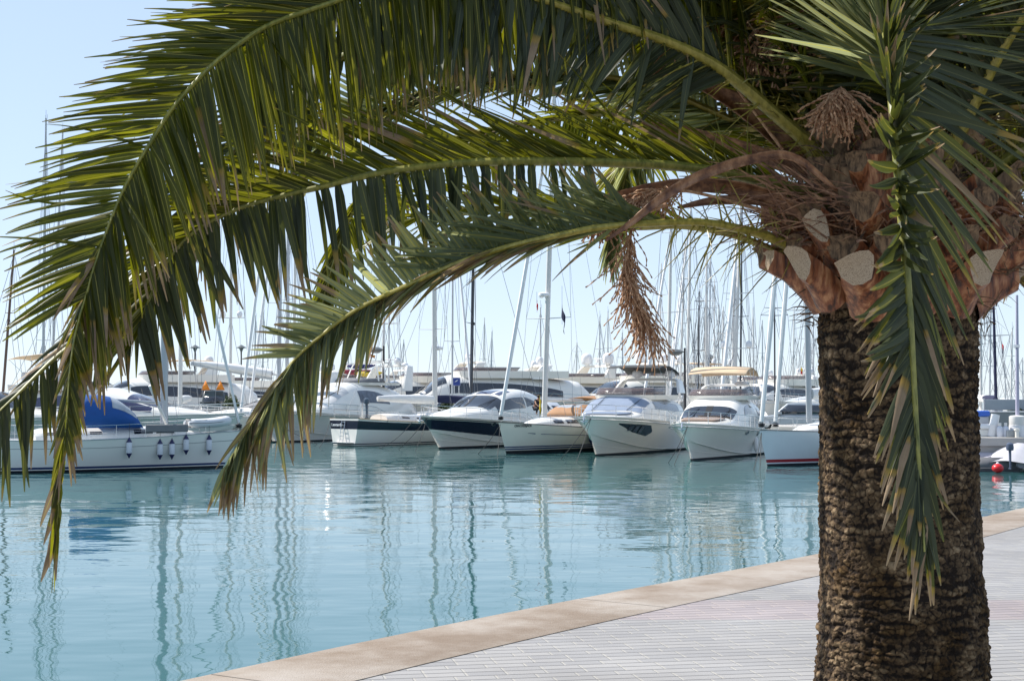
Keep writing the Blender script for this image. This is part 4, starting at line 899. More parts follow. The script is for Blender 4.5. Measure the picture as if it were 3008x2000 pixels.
car('pale blue car seen behind the ketch mast beside the clipped bush', onq(1300, 116), R(175), WHC, 4.4, 1.8, 1.5)
car('pale hatchback behind the ivory sloop mast', onq(1615, 108), R(-30), WHC, 4.2, 1.8, 1.5)
tr = car('dark green off-road vehicle with orange warning triangles on its roof', onq(628, 118, QZ + .02), R(-80), DKG, 4.4, 1.9, 2.35, box=True, name='off_road_vehicle', cat='off-road vehicle')
ORG = mat('orange_sign', (.80, .25, .02), .6)
for x in (-.6, .55): s = MB(); s.add([(x - .35 , -.2, 0), (x + .35, -.2, 0), (x, -.2, .75)], [(0, 1, 2)]); wt = s.build('warning_triangle', ORG, tr, solid=.03); wt.location = (.3, 0, 2.36); wt.rotation_euler = (0, 0, R(80))
car('dark car between the two right hand cruisers', onq(2060, 104), R(160), DKG, 4.5, 1.85, 1.6)
DPO = mat('lamp_post_dark', (.035, .03, .03), .5)
def lamp(px, D, ytop, label, sc_=1.0, kind='disc'):
    z = EYE + (HOR - ytop) * D / FPX; p = onq(px, D); h_ = z - QZ; o = thing('lamp_post', label, 'lamp post', p, 0, 'quay lamp posts'); s = MB(); s.tube([(0, 0, 0), (0, 0, .9), (0, 0, 1.0), (0, 0, h_)], [.16, .14, .10, .07], 10); s.build('post', DPO, o)
    s = MB()
    if kind == 'disc': s.tube([(0, 0, h_ - .3), (-.3 * sc_, 0, h_ - .2), (-.55 * sc_, 0, h_ - .2)], .04, 6); s.lathe((-.6 * sc_, 0, h_ - .25), [(.25, -.28), (.5, -.1), (.52, -.02), (.34, .12), (.1, .17), (.01, .18)], 18)
    else: s.lathe((0, 0, h_), [(.08, 0), (.22, .35), (.55, .42), (.2, .62), (.02, .72)], 12)
    s.build('lamp_head', mat('lamp_head', (.12, .13, .13), .4), o); return o
lamp(1127, 112, 1016, 'dark lamp post with a disc head above the kayaks', 1.0); lamp(2012, 106, 1022, 'dark lamp post with a disc head behind the charcoal awning', 1.1)
lamp(572, 150, 1034, 'small lantern post above the long pale boom, left of the two', kind='l'); lamp(708, 150, 1034, 'small lantern post above the long pale boom, right of the two', kind='l'); lamp(2088, 150, 1062, 'small lantern post among the masts above the sand awning', kind='l')
sg = thing('quay_sign', 'blue information board on two posts behind the glazed hardtop cruiser', 'sign', onq(1341, 114), 0); SB = mat('sign_blue', (.015, .05, .28), .4)
zb = EYE + (HOR - 1133) * 114 / FPX - QZ; zt = EYE + (HOR - 1109) * 114 / FPX - QZ
s = MB(); s.box(-.29, .29, -.03, .0, zb, zt, ch=.008); s.build('board', SB, sg)
s = MB(); s.tube([(-.18, .03, 0), (-.18, .03, zt)], .03, 6); s.build('post', STEEL, sg); s = MB(); s.tube([(.18, .03, 0), (.18, .03, zt)], .03, 6); s.build('post', STEEL, sg)
s = MB(); s.tube([(-.27, -.035, zb + .02), (.27, -.035, zb + .02), (.27, -.035, zt - .02), (-.27, -.035, zt - .02), (-.27, -.035, zb + .02)], .012, 4); s.build('border', WHF, sg)
s = MB(); s.add([(-.16, -.04, zb + .27), (.02, -.04, zb + .33), (.14, -.04, zb + .46), (-.04, -.04, zb + .40)], [(0, 1, 2, 3)]); s.build('emblem', WHF, sg)
# clipped bushes on the quay
BUS = mat('bush_leaf', (.09, .12, .04), .6, var=.3)
def bush(label, px, D, w_, h_):
    o = thing('bush', label, 'bush', onq(px, D), 0, 'bushes on the quay'); s = MB()
    for i in range(1500):
        a = rb.uniform(0, 2 * math.pi); e = rb.uniform(0, 1); r_ = rb.uniform(.7, 1.05) * (1 + .15 * math.sin(3 * a) * math.sin(5 * e)); c = Vector((math.cos(a) * math.sqrt(1 - e * e) * w_ * r_, math.sin(a) * math.sqrt(1 - e * e) * w_ * .8 * r_, .5 + e * (h_ - .5) * r_)); u = Vector((rb.gauss(0, 1), rb.gauss(0, 1), rb.gauss(0, 1))).normalized() * .1; v = u.orthogonal().normalized() * .05
        s.add([c - u, c + v, c + u, c - v], [(0, 1, 2, 3)])
    s.build('foliage', BUS, o, smooth=False); s = MB()
    for k in range(5): s.tube([(0, 0, 0), (rb.uniform(-.3, .3) * w_, rb.uniform(-.3, .3), h_ * .6)], [.05, .02], 5)
    s.build('stem', DPO, o)
bush('round clipped bush behind the glazed hardtop cruiser', 1320, 115, .85, 1.75); bush('round clipped bush right of the off-road vehicle', 680, 116, .7, 1.9); bush('dark bush at the right edge behind the pier', 3002, 70, .9, 1.6)
# ================================================================ MASTS AND FAR SAILBOATS
def far_boat(label, xb, xt, yt, D, pxw, mm, head, sps=(), xw=34, furl=None, L=13, hull=GEL, bits=(), cover=None, bl=5.0, xs=None, rad=None, cabm=None):
    zd = 1.7; h = EYE + (HOR - yt) * D / FPX - zd; foot = at(xb, 1160, D); dx = (xt - xb) / FPX * D * 1.0; th = R(head)
    H = None; o, H, C = sailboat(label, 100, 1400, head, dict(L=L, B=3.8, ss=1.3, sb=1.7, mid=.05, bands=[(.1, 1, 1), (.2, 2, 1), (lambda t, sh: sh, 0, 3)], hm=[hull, ANTI, BLU], far=True,
        cab=[(3.0, .4, .12), (4.5, 1.0, .5), (8.5, 1.2, .55), (10.0, 1.1, .5)], win=[(5.0, 8.0, 58, 74, GLS)]), 'sailing yachts in the far rows')
    xm = L * .42; mx = C.X - xm; d = Vector((math.cos(th), math.sin(th), 0)); o.location = Vector((foot.x, D, 0)) - d * mx
    sp = [clip((EYE + (HOR - y) * D / FPX - zd) / h, .05, .96) for y in sps]
    rig(o, C.X, xm, zd, h, dict(lean=-dx * math.cos(th) / h, lside=-dx * math.sin(th) / h, r=pxw / 2 * D / FPX, m=mm, spr=len(sp), sp=sp, sw=xw / FPX * D, cb=1.7, wr=.019, furl=[(.2, .95, furl, CANW)] if furl else [], boom=(bl, 1.0, .15, cover) if cover is not False else None, zb=1.8, zs=1.5, bits=[(clip((EYE + (HOR - y) * D / FPX - zd) / h, .05, .95), k) for y, k in bits], rad=rad, head=pxw > 5))
    return o
G = mat('mast_pale_grey', (.46, .48, .50), .4); W_ = WMAST; K_ = CARB; T_ = mat('wood_mast', (.10, .06, .045), .5)
FB = [
 ('tall twin-aerial mast at the far left, sails furled', 126, 126, 345, 118, 9, G, -80, (1000, 700), 20, None),
 ('mast leaning right beside the tall one at the far left', 148, 176, 383, 124, 8, G, -85, (900, 650), 18, None),
 ('short dark wooden mast at the left edge', 4, 36, 735, 100, 8, T_, -95, (920,), 14, None),
 ('wide pale mast just right of the blue-canvas sloop mast', 529, 531, 300, 110, 13, W_, -88, (800, 560), 40, None),
 ('white mast with two radomes on its lower crosstree', 676, 678, 260, 120, 9, W_, -92, (934, 640), 40, None),
 ('thick pale mast, first of the three behind the hanging frond tip', 818, 824, 220, 108, 13, G, -110, (890, 600), 40, .12),
 ('middle mast of the three behind the hanging frond tip', 842, 846, 250, 114, 11, G, -112, (880, 560), 36, .12),
 ('right hand mast of the three behind the hanging frond tip', 862, 868, 300, 120, 9, W_, -90, (870, 600), 30, None),
 ('slim mast behind the dark lamp post', 1121, 1137, 560, 125, 8, W_, -85, (952, 650), 46, None),
 ('slim dark-topped mast right of the dark lamp post', 1141, 1144, 640, 132, 5, G, -95, (950,), 26, None),
 ('slender grey mast in front of the blue information board', 1328, 1330, 545, 122, 6, G, -70, (1003, 740), 24, .11),
 ('dark mast with lights on its crosstree behind the glazed hardtop', 1383, 1394, 480, 112, 8, K_, -12, (951, 700), 62, None),
 ('thin grey mast just left of the ivory sloop mast', 1588, 1588, 905, 130, 6, G, -90, (), 20, None),
 ('white mast with furled genoa, leftmost of the forest of masts', 1960, 1974, 640, 112, 11, W_, -116, (918, 682), 44, .13),
 ('slim white mast behind the leftmost of the forest', 1932, 1945, 772, 135, 5, W_, -90, (866,), 22, None),
 ('leaning white mast second in the forest', 2017, 2032, 590, 118, 9, W_, -112, (910, 817, 728), 30, .11),
 ('short mast with a blunt top in the forest', 1995, 2014, 715, 128, 7, W_, -108, (950, 820), 26, .1),
 ('black mast low in the forest', 2049, 2056, 856, 108, 5, K_, -95, (1030, 886), 18, None),
 ('white mast behind the sand awning', 2073, 2078, 745, 116, 9, W_, -95, (1031, 884), 36, None),
 ('grey mast leaning right behind the sand awning', 2078, 2090, 748, 126, 6, G, -88, (905, 829), 28, None),
 ('thin twin-spreader mast in mid forest', 2096, 2101, 820, 140, 4, W_, -90, (1000, 900), 20, None),
 ('thick white mast at the heart of the forest with tall furled genoa', 2155, 2179, 600, 110, 11, W_, -109, (1024, 862, 710), 60, .14),
 ('white mast crowded left of the thick one', 2150, 2163, 640, 122, 8, W_, -95, (980, 880, 785), 30, None),
 ('black carbon mast right beside the thick white one', 2174, 2183, 600, 116, 6, K_, -85, (1090, 930), 32, None),
 ('slim mast carrying small domes behind the sand awning', 2120, 2126, 900, 138, 5, W_, -90, (1072, 980), 40, None),
 ('thin dark mast left of the pair of furled sails', 2276, 2277, 790, 120, 5, K_, -90, (927, 905), 40, None),
 ('pale mast behind the grey mast of the red-lined sloop', 2366, 2369, 850, 134, 6, W_, -90, (995, 1100), 30, None),
 ('thin mast second from the palm trunk', 2390, 2391, 830, 140, 4, G, -90, (1000,), 22, None),
 ('thin mast nearest the palm trunk on its left', 2407, 2409, 860, 146, 4, W_, -88, (1040, 960), 20, None),
 ('white mast touching the right side of the palm trunk', 2881, 2883, 800, 128, 9, W_, -92, (1010, 987), 34, None),
 ('slim violet grey mast right of the palm trunk', 2905, 2915, 850, 124, 6, G, -90, (986, 1076), 30, None),
 ('mast with a dark furled mainsail right of the palm trunk', 2926, 2921, 845, 118, 9, CANN, -95, (986,), 44, None),
 ('stubby pale mast far right beyond the pier', 2968, 2976, 966, 150, 6, W_, -90, (1046,), 18, None),
 ('distant mast between the two at the far right', 2954, 2952, 1060, 165, 4, G, -90, (1100,), 12, None),
 ('distant mast at the very right edge', 3004, 3005, 1050, 170, 4, G, -90, (1090,), 12, None),
 ('distant mast left of the flagpole far right', 2984, 2985, 1080, 175, 3, W_, -90, (1120,), 10, None),
]
for q in FB:
    bits = {676: [(934, 'domes')], 2120: [(1072, 'domes')], 2155: [(1024, 'domes')], 1383: [(951, 'light')], 2366: [(1100, 'domes')]}.get(q[1], ())
    far_boat(*q[:10], furl=q[10], bits=bits, cover={1383: CANN, 842: CANW, 2926: CANN, 1328: CANN}.get(q[1], None if q[5] < 6 else CANW if q[1] % 2 else None), bl={842: 7, 1383: 6.5}.get(q[1], 4.5))
rf = random.Random(3)
FL = ['left of the blue-canvas sloop mast', 'just left of the furled sails behind the frond tip', 'between the furled sails left of centre', 'right of the three thick masts', 'midway between the three thick masts and the lamp post', 'between the lamp post and the ketch mast', 'right of the dark mast behind the hardtop cruiser', 'left of the furled genoa of the ivory sloop', 'right of the ivory sloop mast below the dark flag', 'in the open sky right of the dark flag', 'left of the hanging flower stalk', 'behind the left part of the hanging flower stalk', 'under the tip of the hanging flower stalk', 'just right of the hanging flower stalk', 'between the first two tall masts of the forest', 'left of the low black mast', 'right of the lamp post in the forest', 'left of the thick furled genoa', 'right of the black carbon mast', 'left of the furled sails of the red-lined sloop', 'between those furled sails and the grey mast', 'against the left edge of the palm trunk']
for i in range(22):
    x = [455, 745, 770, 905, 1020, 1180, 1420, 1440, 1690, 1760, 1785, 1830, 1885, 1900, 1985, 2040, 2110, 2135, 2215, 2240, 2330, 2425][i]
    far_boat('slender distant mast far back, ' + FL[i], x, x + rf.uniform(-2, 6), rf.uniform(900, 1010), rf.uniform(160, 210), rf.uniform(3.4, 5.5), G if i % 2 else W_, -90 + rf.uniform(-8, 8), (rf.uniform(1020, 1080),), rf.uniform(8, 16), cover=False)
# the long pale boom on the left
lb = thing('sail_boom', 'long pale boom with furled sail above the boats at the left', 'boom', at(561, 1062, 116), 0); p0 = Vector((0, 0, 0)); p1 = at(800, 1098, 116) - at(561, 1062, 116)
s = MB(); s.tube([p0.lerp(p1, i / 10) for i in range(11)], [.05, .18, .26, .30, .32, .32, .32], 10, up=(0, 0, 1)); s.build('furled_sail', CANW, lb); s = MB(); s.tube([p0 + Vector((0, 0, -.18)), p1 + Vector((0, 0, -.38))], .12, 8); s.build('boom_spar', G, lb)
s = MB(); s.tube([p1, at(842, 1100, 114) - at(561, 1062, 116)], .1, 8); s.build('gooseneck', G, lb)
# ================================================================ RIGHT HAND PIER AND ITS CLUTTER
PD = 66.0; PTZ = 1.35
s = MB(); x0 = at(2560, 1160, PD).x; s.box(x0, 60, PD, PD + 9, PTZ - .38, PTZ, ch=.02); s.box(x0 + .1, 60, PD + .15, PD + 8.9, PTZ - .8, PTZ - .382)
for k in range(14): s.box(x0 + 1 + k * 3, x0 + 1.5 + k * 3, PD + .3, PD + .8, -1.5, PTZ - .79)
tag(s.build('pier', QC), kind='structure')
def onp(px, d=1.2, z=PTZ): v = at(px, 1160, PD + d); v.z = z; return v
def simple(name, label, cat, loc, parts, rz=0, group=None):
    o = thing(name, label, cat, loc, rz, group)
    for nm, mb, mt in parts: mb.build(nm, mt, o)
    return o
GREYW = mat('grey_panel', (.16, .20, .21), .6); 
s = MB(); s.box(0, 6, 0, .12, 0, 1.05, ch=.01); s2 = MB(); s2.box(-.03, 6.03, -.03, .15, 1.05, 1.13, ch=.01); simple('pier_wall', 'grey panelled wall standing on the right hand pier', 'wall', onp(2865, 3.0), [('panel', s, GREYW), ('capping', s2, STEEL)])
s = MB(); s.box(0, 5, 0, .05, 0, .5, ch=.01); s2 = MB(); s2.tube([(0, 0, -1.0), (0, 0, .55)], .03, 6)
simple('glass_screen', 'grey tinted screen above the wall on the right hand pier', 'screen', onp(2890, 3.6, PTZ + 1.15), [('pane', s, mat('screen_grey', (.30, .34, .37), .3)), ('post', s2, STEEL)])
s = MB(); s.lathe((0, 0, 0), [(.20, 0), (.21, .02), (.20, .55), (.205, .56), (.19, .57), (.185, 1.0), (.02, 1.02)], 16, ax=(.18, 0, 1)); simple('white_tube', 'tall white plastic tube leaning on the pier', 'tube', onp(2912, 1.0), [('tube', s, PLW)])
def bottle(px, lab):
    s = MB(); s.lathe((0, 0, 0), [(.13, 0), (.145, .03), (.145, .36), (.10, .46), (.04, .50)], 14); c = MB(); c.lathe((0, 0, .49), [(.05, 0), (.07, .02), (.07, .12), (.04, .14)], 10); simple('gas_bottle', lab, 'gas bottle', onp(px, .7), [('cylinder', s, FEN), ('valve_collar', c, GELG)], group='gas bottles on the pier')
bottle(2936, 'white gas bottle next to the leaning white tube'); bottle(2953, 'white gas bottle further from the leaning tube, with the taller cap')
s = MB(); s.lathe((0, 0, 0), [(.36, 0), (.36, .50), (.37, .51), (.34, .52)], 18); s2 = MB(); s2.lathe((0, 0, .52), [(.34, 0), (.35, .03), (.35, .38), (.28, .42), (.05, .44)], 18); simple('storage_drum', 'white drum with a grey lid section at the foot of the pole', 'drum', onp(2987, 1.0), [('drum', s, PLW), ('lid', s2, GCOV if False else GELG)])
s = MB(); s.box(-.25, .25, -.2, .2, 0, .32, ch=.03); simple('grey_crate', 'small grey crate left of the white drum', 'crate', onp(2970, .6), [('crate', s, mat('crate_grey', (.33, .35, .36), .7))])
s = MB(); s.lathe((0, 0, 0), [(.09, 0), (.09, .28), (.13, .30), (.13, .38), (.05, .40)], 12); simple('mooring_bollard', 'short pale mooring bollard at the pier edge', 'bollard', onp(2986, .25), [('post', s, GELC)])
s = MB(); s.box(-.3, .3, -.2, .2, 0, .33, ch=.03); s2 = MB(); s2.box(-.36, .36, -.25, .25, .33, .56, ch=.05); simple('storage_box', 'white lidded box on a grey base close to the trunk', 'box', onp(2893, 1.2), [('base', s, GELG), ('lid', s2, PLW)])
s = MB(); s.tube([(0, 0, 0), (0, 0, 1.0), (.04, 0, 6.3)], [.10, .09, .06], 10); s2 = MB(); s2.box(-.12, .12, -.1, .1, 3.95, 4.1, ch=.02); simple('flag_pole', 'tall violet grey pole rising from the white drum', 'pole', onp(2988, 1.4), [('pole', s, mat('pole_violet', (.42, .40, .50), .5)), ('bracket', s2, STEEL)])
s = MB(); s.box(-.35, .35, -.3, .3, .9, 1.15, ch=.04); s2 = MB(); s2.box(-.3, .3, -.25, .25, 0, .9, ch=.03); simple('blue_bin', 'blue topped bin just right of the trunk', 'bin', onp(2879, 1.8), [('lid', s, mat('bin_blue', (.02, .10, .45), .5)), ('bin', s2, mat('bin_grey', (.35, .37, .40), .6))])
# the covered inflatable tied to the pier
D0 = 63.0; rl = onz(2930, 1160 + EYE * FPX / D0, 0); RBX = inflatable(rl + Vector((0, .9, 0)), R(88), 2.0, 1.02, .30, 'grey inflatable tender with its stern to the viewer below the pier', mat('inflatable_mauve', (.40, .38, .42), .5))
cvm = mat('tender_cover', (.50, .49, .52), .8, bump=.01, bscale=5)
s = MB(); rings = []
for i in range(13):
    u = i / 12; x = lerp(-1.9, 1.9, u); ring = []
    for j in range(13):
        v = j / 12 * 2 - 1; ring.append(Vector((x, v * 1.25, .42 + .75 * (1 - abs(u * 2 - 1)**2.2) * (1 - abs(v)**1.7) + .05 * math.sin(7 * u + 4 * v) - (.3 if abs(v) > .95 else 0))))
    rings.append(ring)
s.loft(rings)
cb_ = thing('covered_tender', 'tender under a draped pale cover at the right edge', 'dinghy', onz(2990, 1160 + EYE * FPX / 64.5, 0), R(70)); s.build('draped_cover', cvm, cb_); s = MB(); s.tube([(-1.8, -1.1, .28), (0, -1.25, .28), (1.4, -.9, .3), (2.0, 0, .4), (1.4, .9, .3), (0, 1.25, .28), (-1.8, 1.1, .28)], [.2, .3, .3, .3, .3, .3, .2], 12); s.build('tube', mat('inflatable_mauve', (0, 0, 0)), cb_)
outboard(rl + Vector((.35, -.55, .75)), R(90), 'blue grey outboard motor tilted on the stern of the grey tender', mat('outboard_grey', (.08, .10, .15), .35), .95)
by = thing('buoy', 'red round buoy floating beside the outboard motor', 'buoy', onz(2931, 1160 + EYE * FPX / 62.0, 0) , 0); s = MB(); s.ball((0, 0, .2), .24, sc_=(1, 1, .8)); s.build('float', mat('buoy_red', (.65, .015, .02), .35), by); s = MB(); s.lathe((0, 0, .36), [(.06, 0), (.07, .05), (.03, .09)], 10); s.build('cap', PLW, by)
# ================================================================ MOORING LINES
def line_(a, b_, label, m_=ROPE, sag=.25, r=.016):
    a, b_ = Vector(a), Vector(b_); o = thing('mooring_line', label, 'rope', a, 0, 'mooring lines'); s = MB(); s.tube([a.lerp(b_, i / 12) - a - Vector((0, 0, sag * math.sin(math.pi * i / 12))) for i in range(13)], r, 5); s.build('rope', m_, o)
def bowp(o, H, dz=-.12): return world(o) @ H.pt(.995, H.sheer(1) + dz, 1)
def sea(px, py): v = onz(px, py, -.05); return v
for (o_, H_, pts, nm) in ((navy, HN, [(1168, 1322), (1218, 1330)], 'navy banded cruiser'), (crk, HC, [(1402, 1335), (1461, 1345)], 'ivory sloop'), (fly, HF, [(1645, 1350), (1692, 1358)], 'charcoal-awning yacht'), (sand, HS, [(1961, 1362), (1979, 1368)], 'sand-awning cruiser'), (rgt, HR, [(2213, 1385), (2232, 1385)], 'red-lined sloop'), (wht, HW, [(938, 1308)], 'mesh-covered yacht')):
    for k, (x, y) in enumerate(pts): line_(bowp(o_, H_), sea(x, y), 'bow mooring line of the %s, %s' % (nm, ('running out to the left', 'falling nearly straight down')[k]), sag=.12)
line_(world(ket) @ Vector((.1, 1.5, 1.6)), sea(936, 1318), 'stern mooring line of the ketch running left'); line_(world(ket) @ Vector((2.2, -1.7, 1.55)), sea(1022, 1312), 'mooring line of the ketch crossing its quarter'); line_(world(ket) @ Vector((4.2, -1.8, 1.5)), sea(1108, 1320), 'mooring line of the ketch dropping beside its band')
# ================================================================ A PERSON ON DECK
pe = thing('person', 'person in a black top bending on the side deck behind the ivory sloop bow', 'person', at(1574, 1218, 93), R(-60))
def skinned(name, V, E, rad, m_, parent, sub=2):
    me = bpy.data.meshes.new(name); me.from_pydata(V, E, []); o = bpy.data.objects.new(name, me); COL.objects.link(o); o.parent = parent; me.materials.append(m_)
    md = o.modifiers.new('k', 'SKIN'); sv = me.skin_vertices[0].data
    for i, r_ in enumerate(rad): sv[i].radius = (r_, r_) if not isinstance(r_, tuple) else r_
    sv[0].use_root = True; u = o.modifiers.new('s', 'SUBSURF'); u.levels = sub; u.render_levels = sub; return o
V = [(0, 0, .42), (.05, 0, .62), (.18, 0, .84), (.27, 0, .95), (.33, 0, 1.02), (.36, .0, 1.12), (.22, .19, .88), (.42, .24, .66), (.62, .18, .50), (.22, -.19, .88), (.42, -.24, .66), (.62, -.18, .50), (.02, .11, .40), (.42, .14, .40), (.28, .13, .05), (.40, .13, .03), (.02, -.11, .40), (.42, -.14, .40), (.28, -.13, .05), (.40, -.13, .03)]
E_ = [(0, 1), (1, 2), (2, 3), (3, 4), (4, 5), (2, 6), (6, 7), (7, 8), (2, 9), (9, 10), (10, 11), (0, 12), (12, 13), (13, 14), (14, 15), (0, 16), (16, 17), (17, 18), (18, 19)]
skinned('body', V, E_, [.13, .13, .16, .07, .055, .10, .06, .045, .03, .06, .045, .03, .09, .065, .045, .035, .09, .065, .045, .035], SKIN, pe)
skinned('shirt', [V[0], V[1], V[2], (.24, 0, .92), V[6], (.30, .22, .79), V[9], (.30, -.22, .79)], [(0, 1), (1, 2), (2, 3), (2, 4), (4, 5), (2, 6), (6, 7)], [.145, .15, .18, .09, .075, .065, .075, .065], CLOTH, pe)
skinned('trousers', [(0, 0, .46), V[12], V[13], (.30, .13, .12), V[16], V[17], (.30, -.13, .12)], [(0, 1), (1, 2), (2, 3), (0, 4), (4, 5), (5, 6)], [.15, .105, .078, .058, .105, .078, .058], CLOTH, pe)
s = MB(); s.ball((.345, 0, 1.14), .108, sc_=(1.05, .95, 1.05)); s.build('hair', HAIR, pe)
# ================================================================ THE PALM
rp = random.Random(11)
# ---- materials
def leafmat(name, g1, g2, tr, rough=0.38, tfac=0.34, mid=(.42, .36, .07)):
    m, nt, b = newmat(name)
    uv = N(nt, 'UVMap'); uv.uv_map = 'uv'; rn = N(nt, 'UVMap'); rn.uv_map = 'rnd'
    su = N(nt, 'SeparateXYZ'); nt.links.new(uv.outputs[0], su.inputs[0])
    sr = N(nt, 'SeparateXYZ'); nt.links.new(rn.outputs[0], sr.inputs[0])
    def mth(op, a, bb=None, c=None):
        q = N(nt, 'Math'); q.operation = op
        for i, x in enumerate((a, bb, c)):
            if x is None: continue
            if isinstance(x, (int, float)): q.inputs[i].default_value = x
            else: nt.links.new(x, q.inputs[i])
        return q.outputs[0]
    def mix(f, a, c):
        q = N(nt, 'MixRGB')
        for i, x in enumerate((f, a, c)):
            if isinstance(x, tuple): q.inputs[i].default_value = (*x, 1)
            elif isinstance(x, (int, float)): q.inputs[i].default_value = x
            else: nt.links.new(x, q.inputs[i])
        return q.outputs[0]
    tc = N(nt, 'TexCoord'); no = N(nt, 'TexNoise'); no.inputs['Scale'].default_value = 14; no.inputs['Detail'].default_value = 3; nt.links.new(tc.outputs['Object'], no.inputs['Vector'])
    # fine parallel veins
    vn = mth('SINE', mth('MULTIPLY', su.outputs[1], 60.0)); vn = mth('MULTIPLY_ADD', vn, 0.06, 0.0)
    base = mix(mth('ADD', sr.outputs[0], vn), g1, g2)
    midf = mth('LESS_THAN', mth('ABSOLUTE', mth('SUBTRACT', su.outputs[1], 0.5)), 0.045)
    base = mix(mth('MULTIPLY', midf, 0.75), base, mid)
    # yellow-orange blotches and dead brown tips
    nb = N(nt, 'TexNoise'); nb.inputs['Scale'].default_value = 5; nb.inputs['Detail'].default_value = 2; nt.links.new(tc.outputs['Object'], nb.inputs['Vector'])
    tipf = N(nt, 'MapRange'); tipf.inputs[1].default_value = 0.0; tipf.inputs[2].default_value = 0.14
    nt.links.new(mth('SUBTRACT', mth('ADD', su.outputs[0], mth('MULTIPLY', mth('SUBTRACT', nb.outputs['Fac'], .5), .5)), mth('SUBTRACT', 1.04, sr.outputs[1])), tipf.inputs[0])
    yel = mth('MULTIPLY', mth('MULTIPLY', tipf.outputs[0], mth('SUBTRACT', 1.0, tipf.outputs[0])), 3.4)
    col = mix(yel, base, (.33, .20, .03)); 
    brown = mix(no.outputs['Fac'], (.17, .10, .05), (.36, .27, .17))
    dead = mth('POWER', tipf.outputs[0], 2.0)
    col = mix(dead, col, brown)
    nt.links.new(col, b.inputs['Base Color']); b.inputs['Roughness'].default_value = rough
    b.inputs['Specular IOR Level'].default_value = 0.24
    tl = N(nt, 'BsdfTranslucent'); tcx = N(nt, 'MixRGB'); tcx.blend_type = 'MIX'
    tcol = mix(dead, mix(sr.outputs[0], tr, tuple(c * .6 for c in tr)), brown); tcol = mix(mth('MULTIPLY', midf, .9), tcol, (.62, .55, .06)); nt.links.new(tcol, tl.inputs[0])
    ms = N(nt, 'MixShader'); ms.inputs[0].default_value = tfac
    out = nt.nodes['Material Output']; nt.links.new(b.outputs[0], ms.inputs[1]); nt.links.new(tl.outputs[0], ms.inputs[2]); nt.links.new(ms.outputs[0], out.inputs['Surface'])
    return m
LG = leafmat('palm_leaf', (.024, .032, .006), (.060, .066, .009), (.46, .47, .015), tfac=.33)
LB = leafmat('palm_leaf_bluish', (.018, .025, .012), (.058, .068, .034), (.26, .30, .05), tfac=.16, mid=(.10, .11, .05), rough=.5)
LS = leafmat('palm_leaf_pale_sheen', (.050, .068, .026), (.12, .145, .075), (.50, .54, .26), rough=.33, tfac=.5)  # pale leaf tone; the silver sun sheen is put into this colour too
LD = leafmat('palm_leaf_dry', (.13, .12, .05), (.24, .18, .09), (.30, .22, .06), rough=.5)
def bark(name, c1, c2, sx, sy, rough=.8, dist=.004, c3=None):
    m, nt, b = newmat(name)
    tc = N(nt, 'TexCoord'); mp = N(nt, 'Mapping'); mp.inputs['Scale'].default_value = (sx, sx, sy); nt.links.new(tc.outputs['Object'], mp.inputs['Vector'])
    no = N(nt, 'TexNoise'); no.inputs['Scale'].default_value = 6; no.inputs['Detail'].default_value = 8; no.inputs['Roughness'].default_value = .6; nt.links.new(mp.outputs[0], no.inputs['Vector'])
    r = N(nt, 'ValToRGB'); e = r.color_ramp.elements; e[0].color = (*c1, 1); e[0].position = .36; e[1].color = (*c2, 1); e[1].position = .64
    if c3: q = e.new(.5); q.color = (*c3, 1)
    nt.links.new(no.outputs['Fac'], r.inputs[0]); nt.links.new(r.outputs[0], b.inputs['Base Color']); b.inputs['Roughness'].default_value = rough
    bp = N(nt, 'Bump'); bp.inputs['Distance'].default_value = dist; nt.links.new(no.outputs['Fac'], bp.inputs['Height']); nt.links.new(bp.outputs[0], b.inputs['Normal'])
    return m
RACH = bark('rachis_green', (.11, .12, .02), (.27, .25, .05), 8, 2, rough=.42, dist=.001)
RACHY = bark('rachis_yellow', (.20, .17, .025), (.38, .31, .06), 8, 2, rough=.42, dist=.001)
BOOT = bark('leaf_base_red', (.06, .022, .012), (.50, .24, .11), 5, .8, rough=.42, dist=.007, c3=(.26, .085, .032))
BOOTB = bark('leaf_base_brown', (.07, .04, .022), (.30, .19, .10), 5, 1.0, rough=.7, dist=.006)
FIB = bark('palm_fibre', (.05, .03, .017), (.26, .16, .085), 10, 3, rough=.9, dist=.003)
SPA = bark('spathe_brown', (.09, .035, .018), (.38, .20, .10), 4, 3, rough=.5, dist=.003, c3=(.22, .10, .045))
STR = bark('flower_strand', (.24, .10, .045), (.56, .34, .19), 9, 9, rough=.7, dist=.001)
m, nt, b = newmat('cut_face')
tc = N(nt, 'TexCoord'); no = N(nt, 'TexNoise'); no.inputs['Scale'].default_value = 260; no.inputs['Detail'].default_value = 3; nt.links.new(tc.outputs['Object'], no.inputs['Vector'])
r = N(nt, 'ValToRGB'); e = r.color_ramp.elements; e[0].color = (.20, .135, .08, 1); e[0].position = .34; e[1].color = (.46, .355, .245, 1); e[1].position = .5
nt.links.new(no.outputs['Fac'], r.inputs[0]); nt.links.new(r.outputs[0], b.inputs['Base Color']); b.inputs['Roughness'].default_value = .9; CUT = m
# ---- root of the tree
TD = 6.6
tb = at(2637, 1000, TD); TX = tb.x
palm = thing('palm_tree', 'stout palm tree on the promenade with long drooping fronds over the water', 'palm tree', (TX, TD, PZ))
PM = Vector((TX, TD, PZ))
def L_(p): return Vector(p) - PM
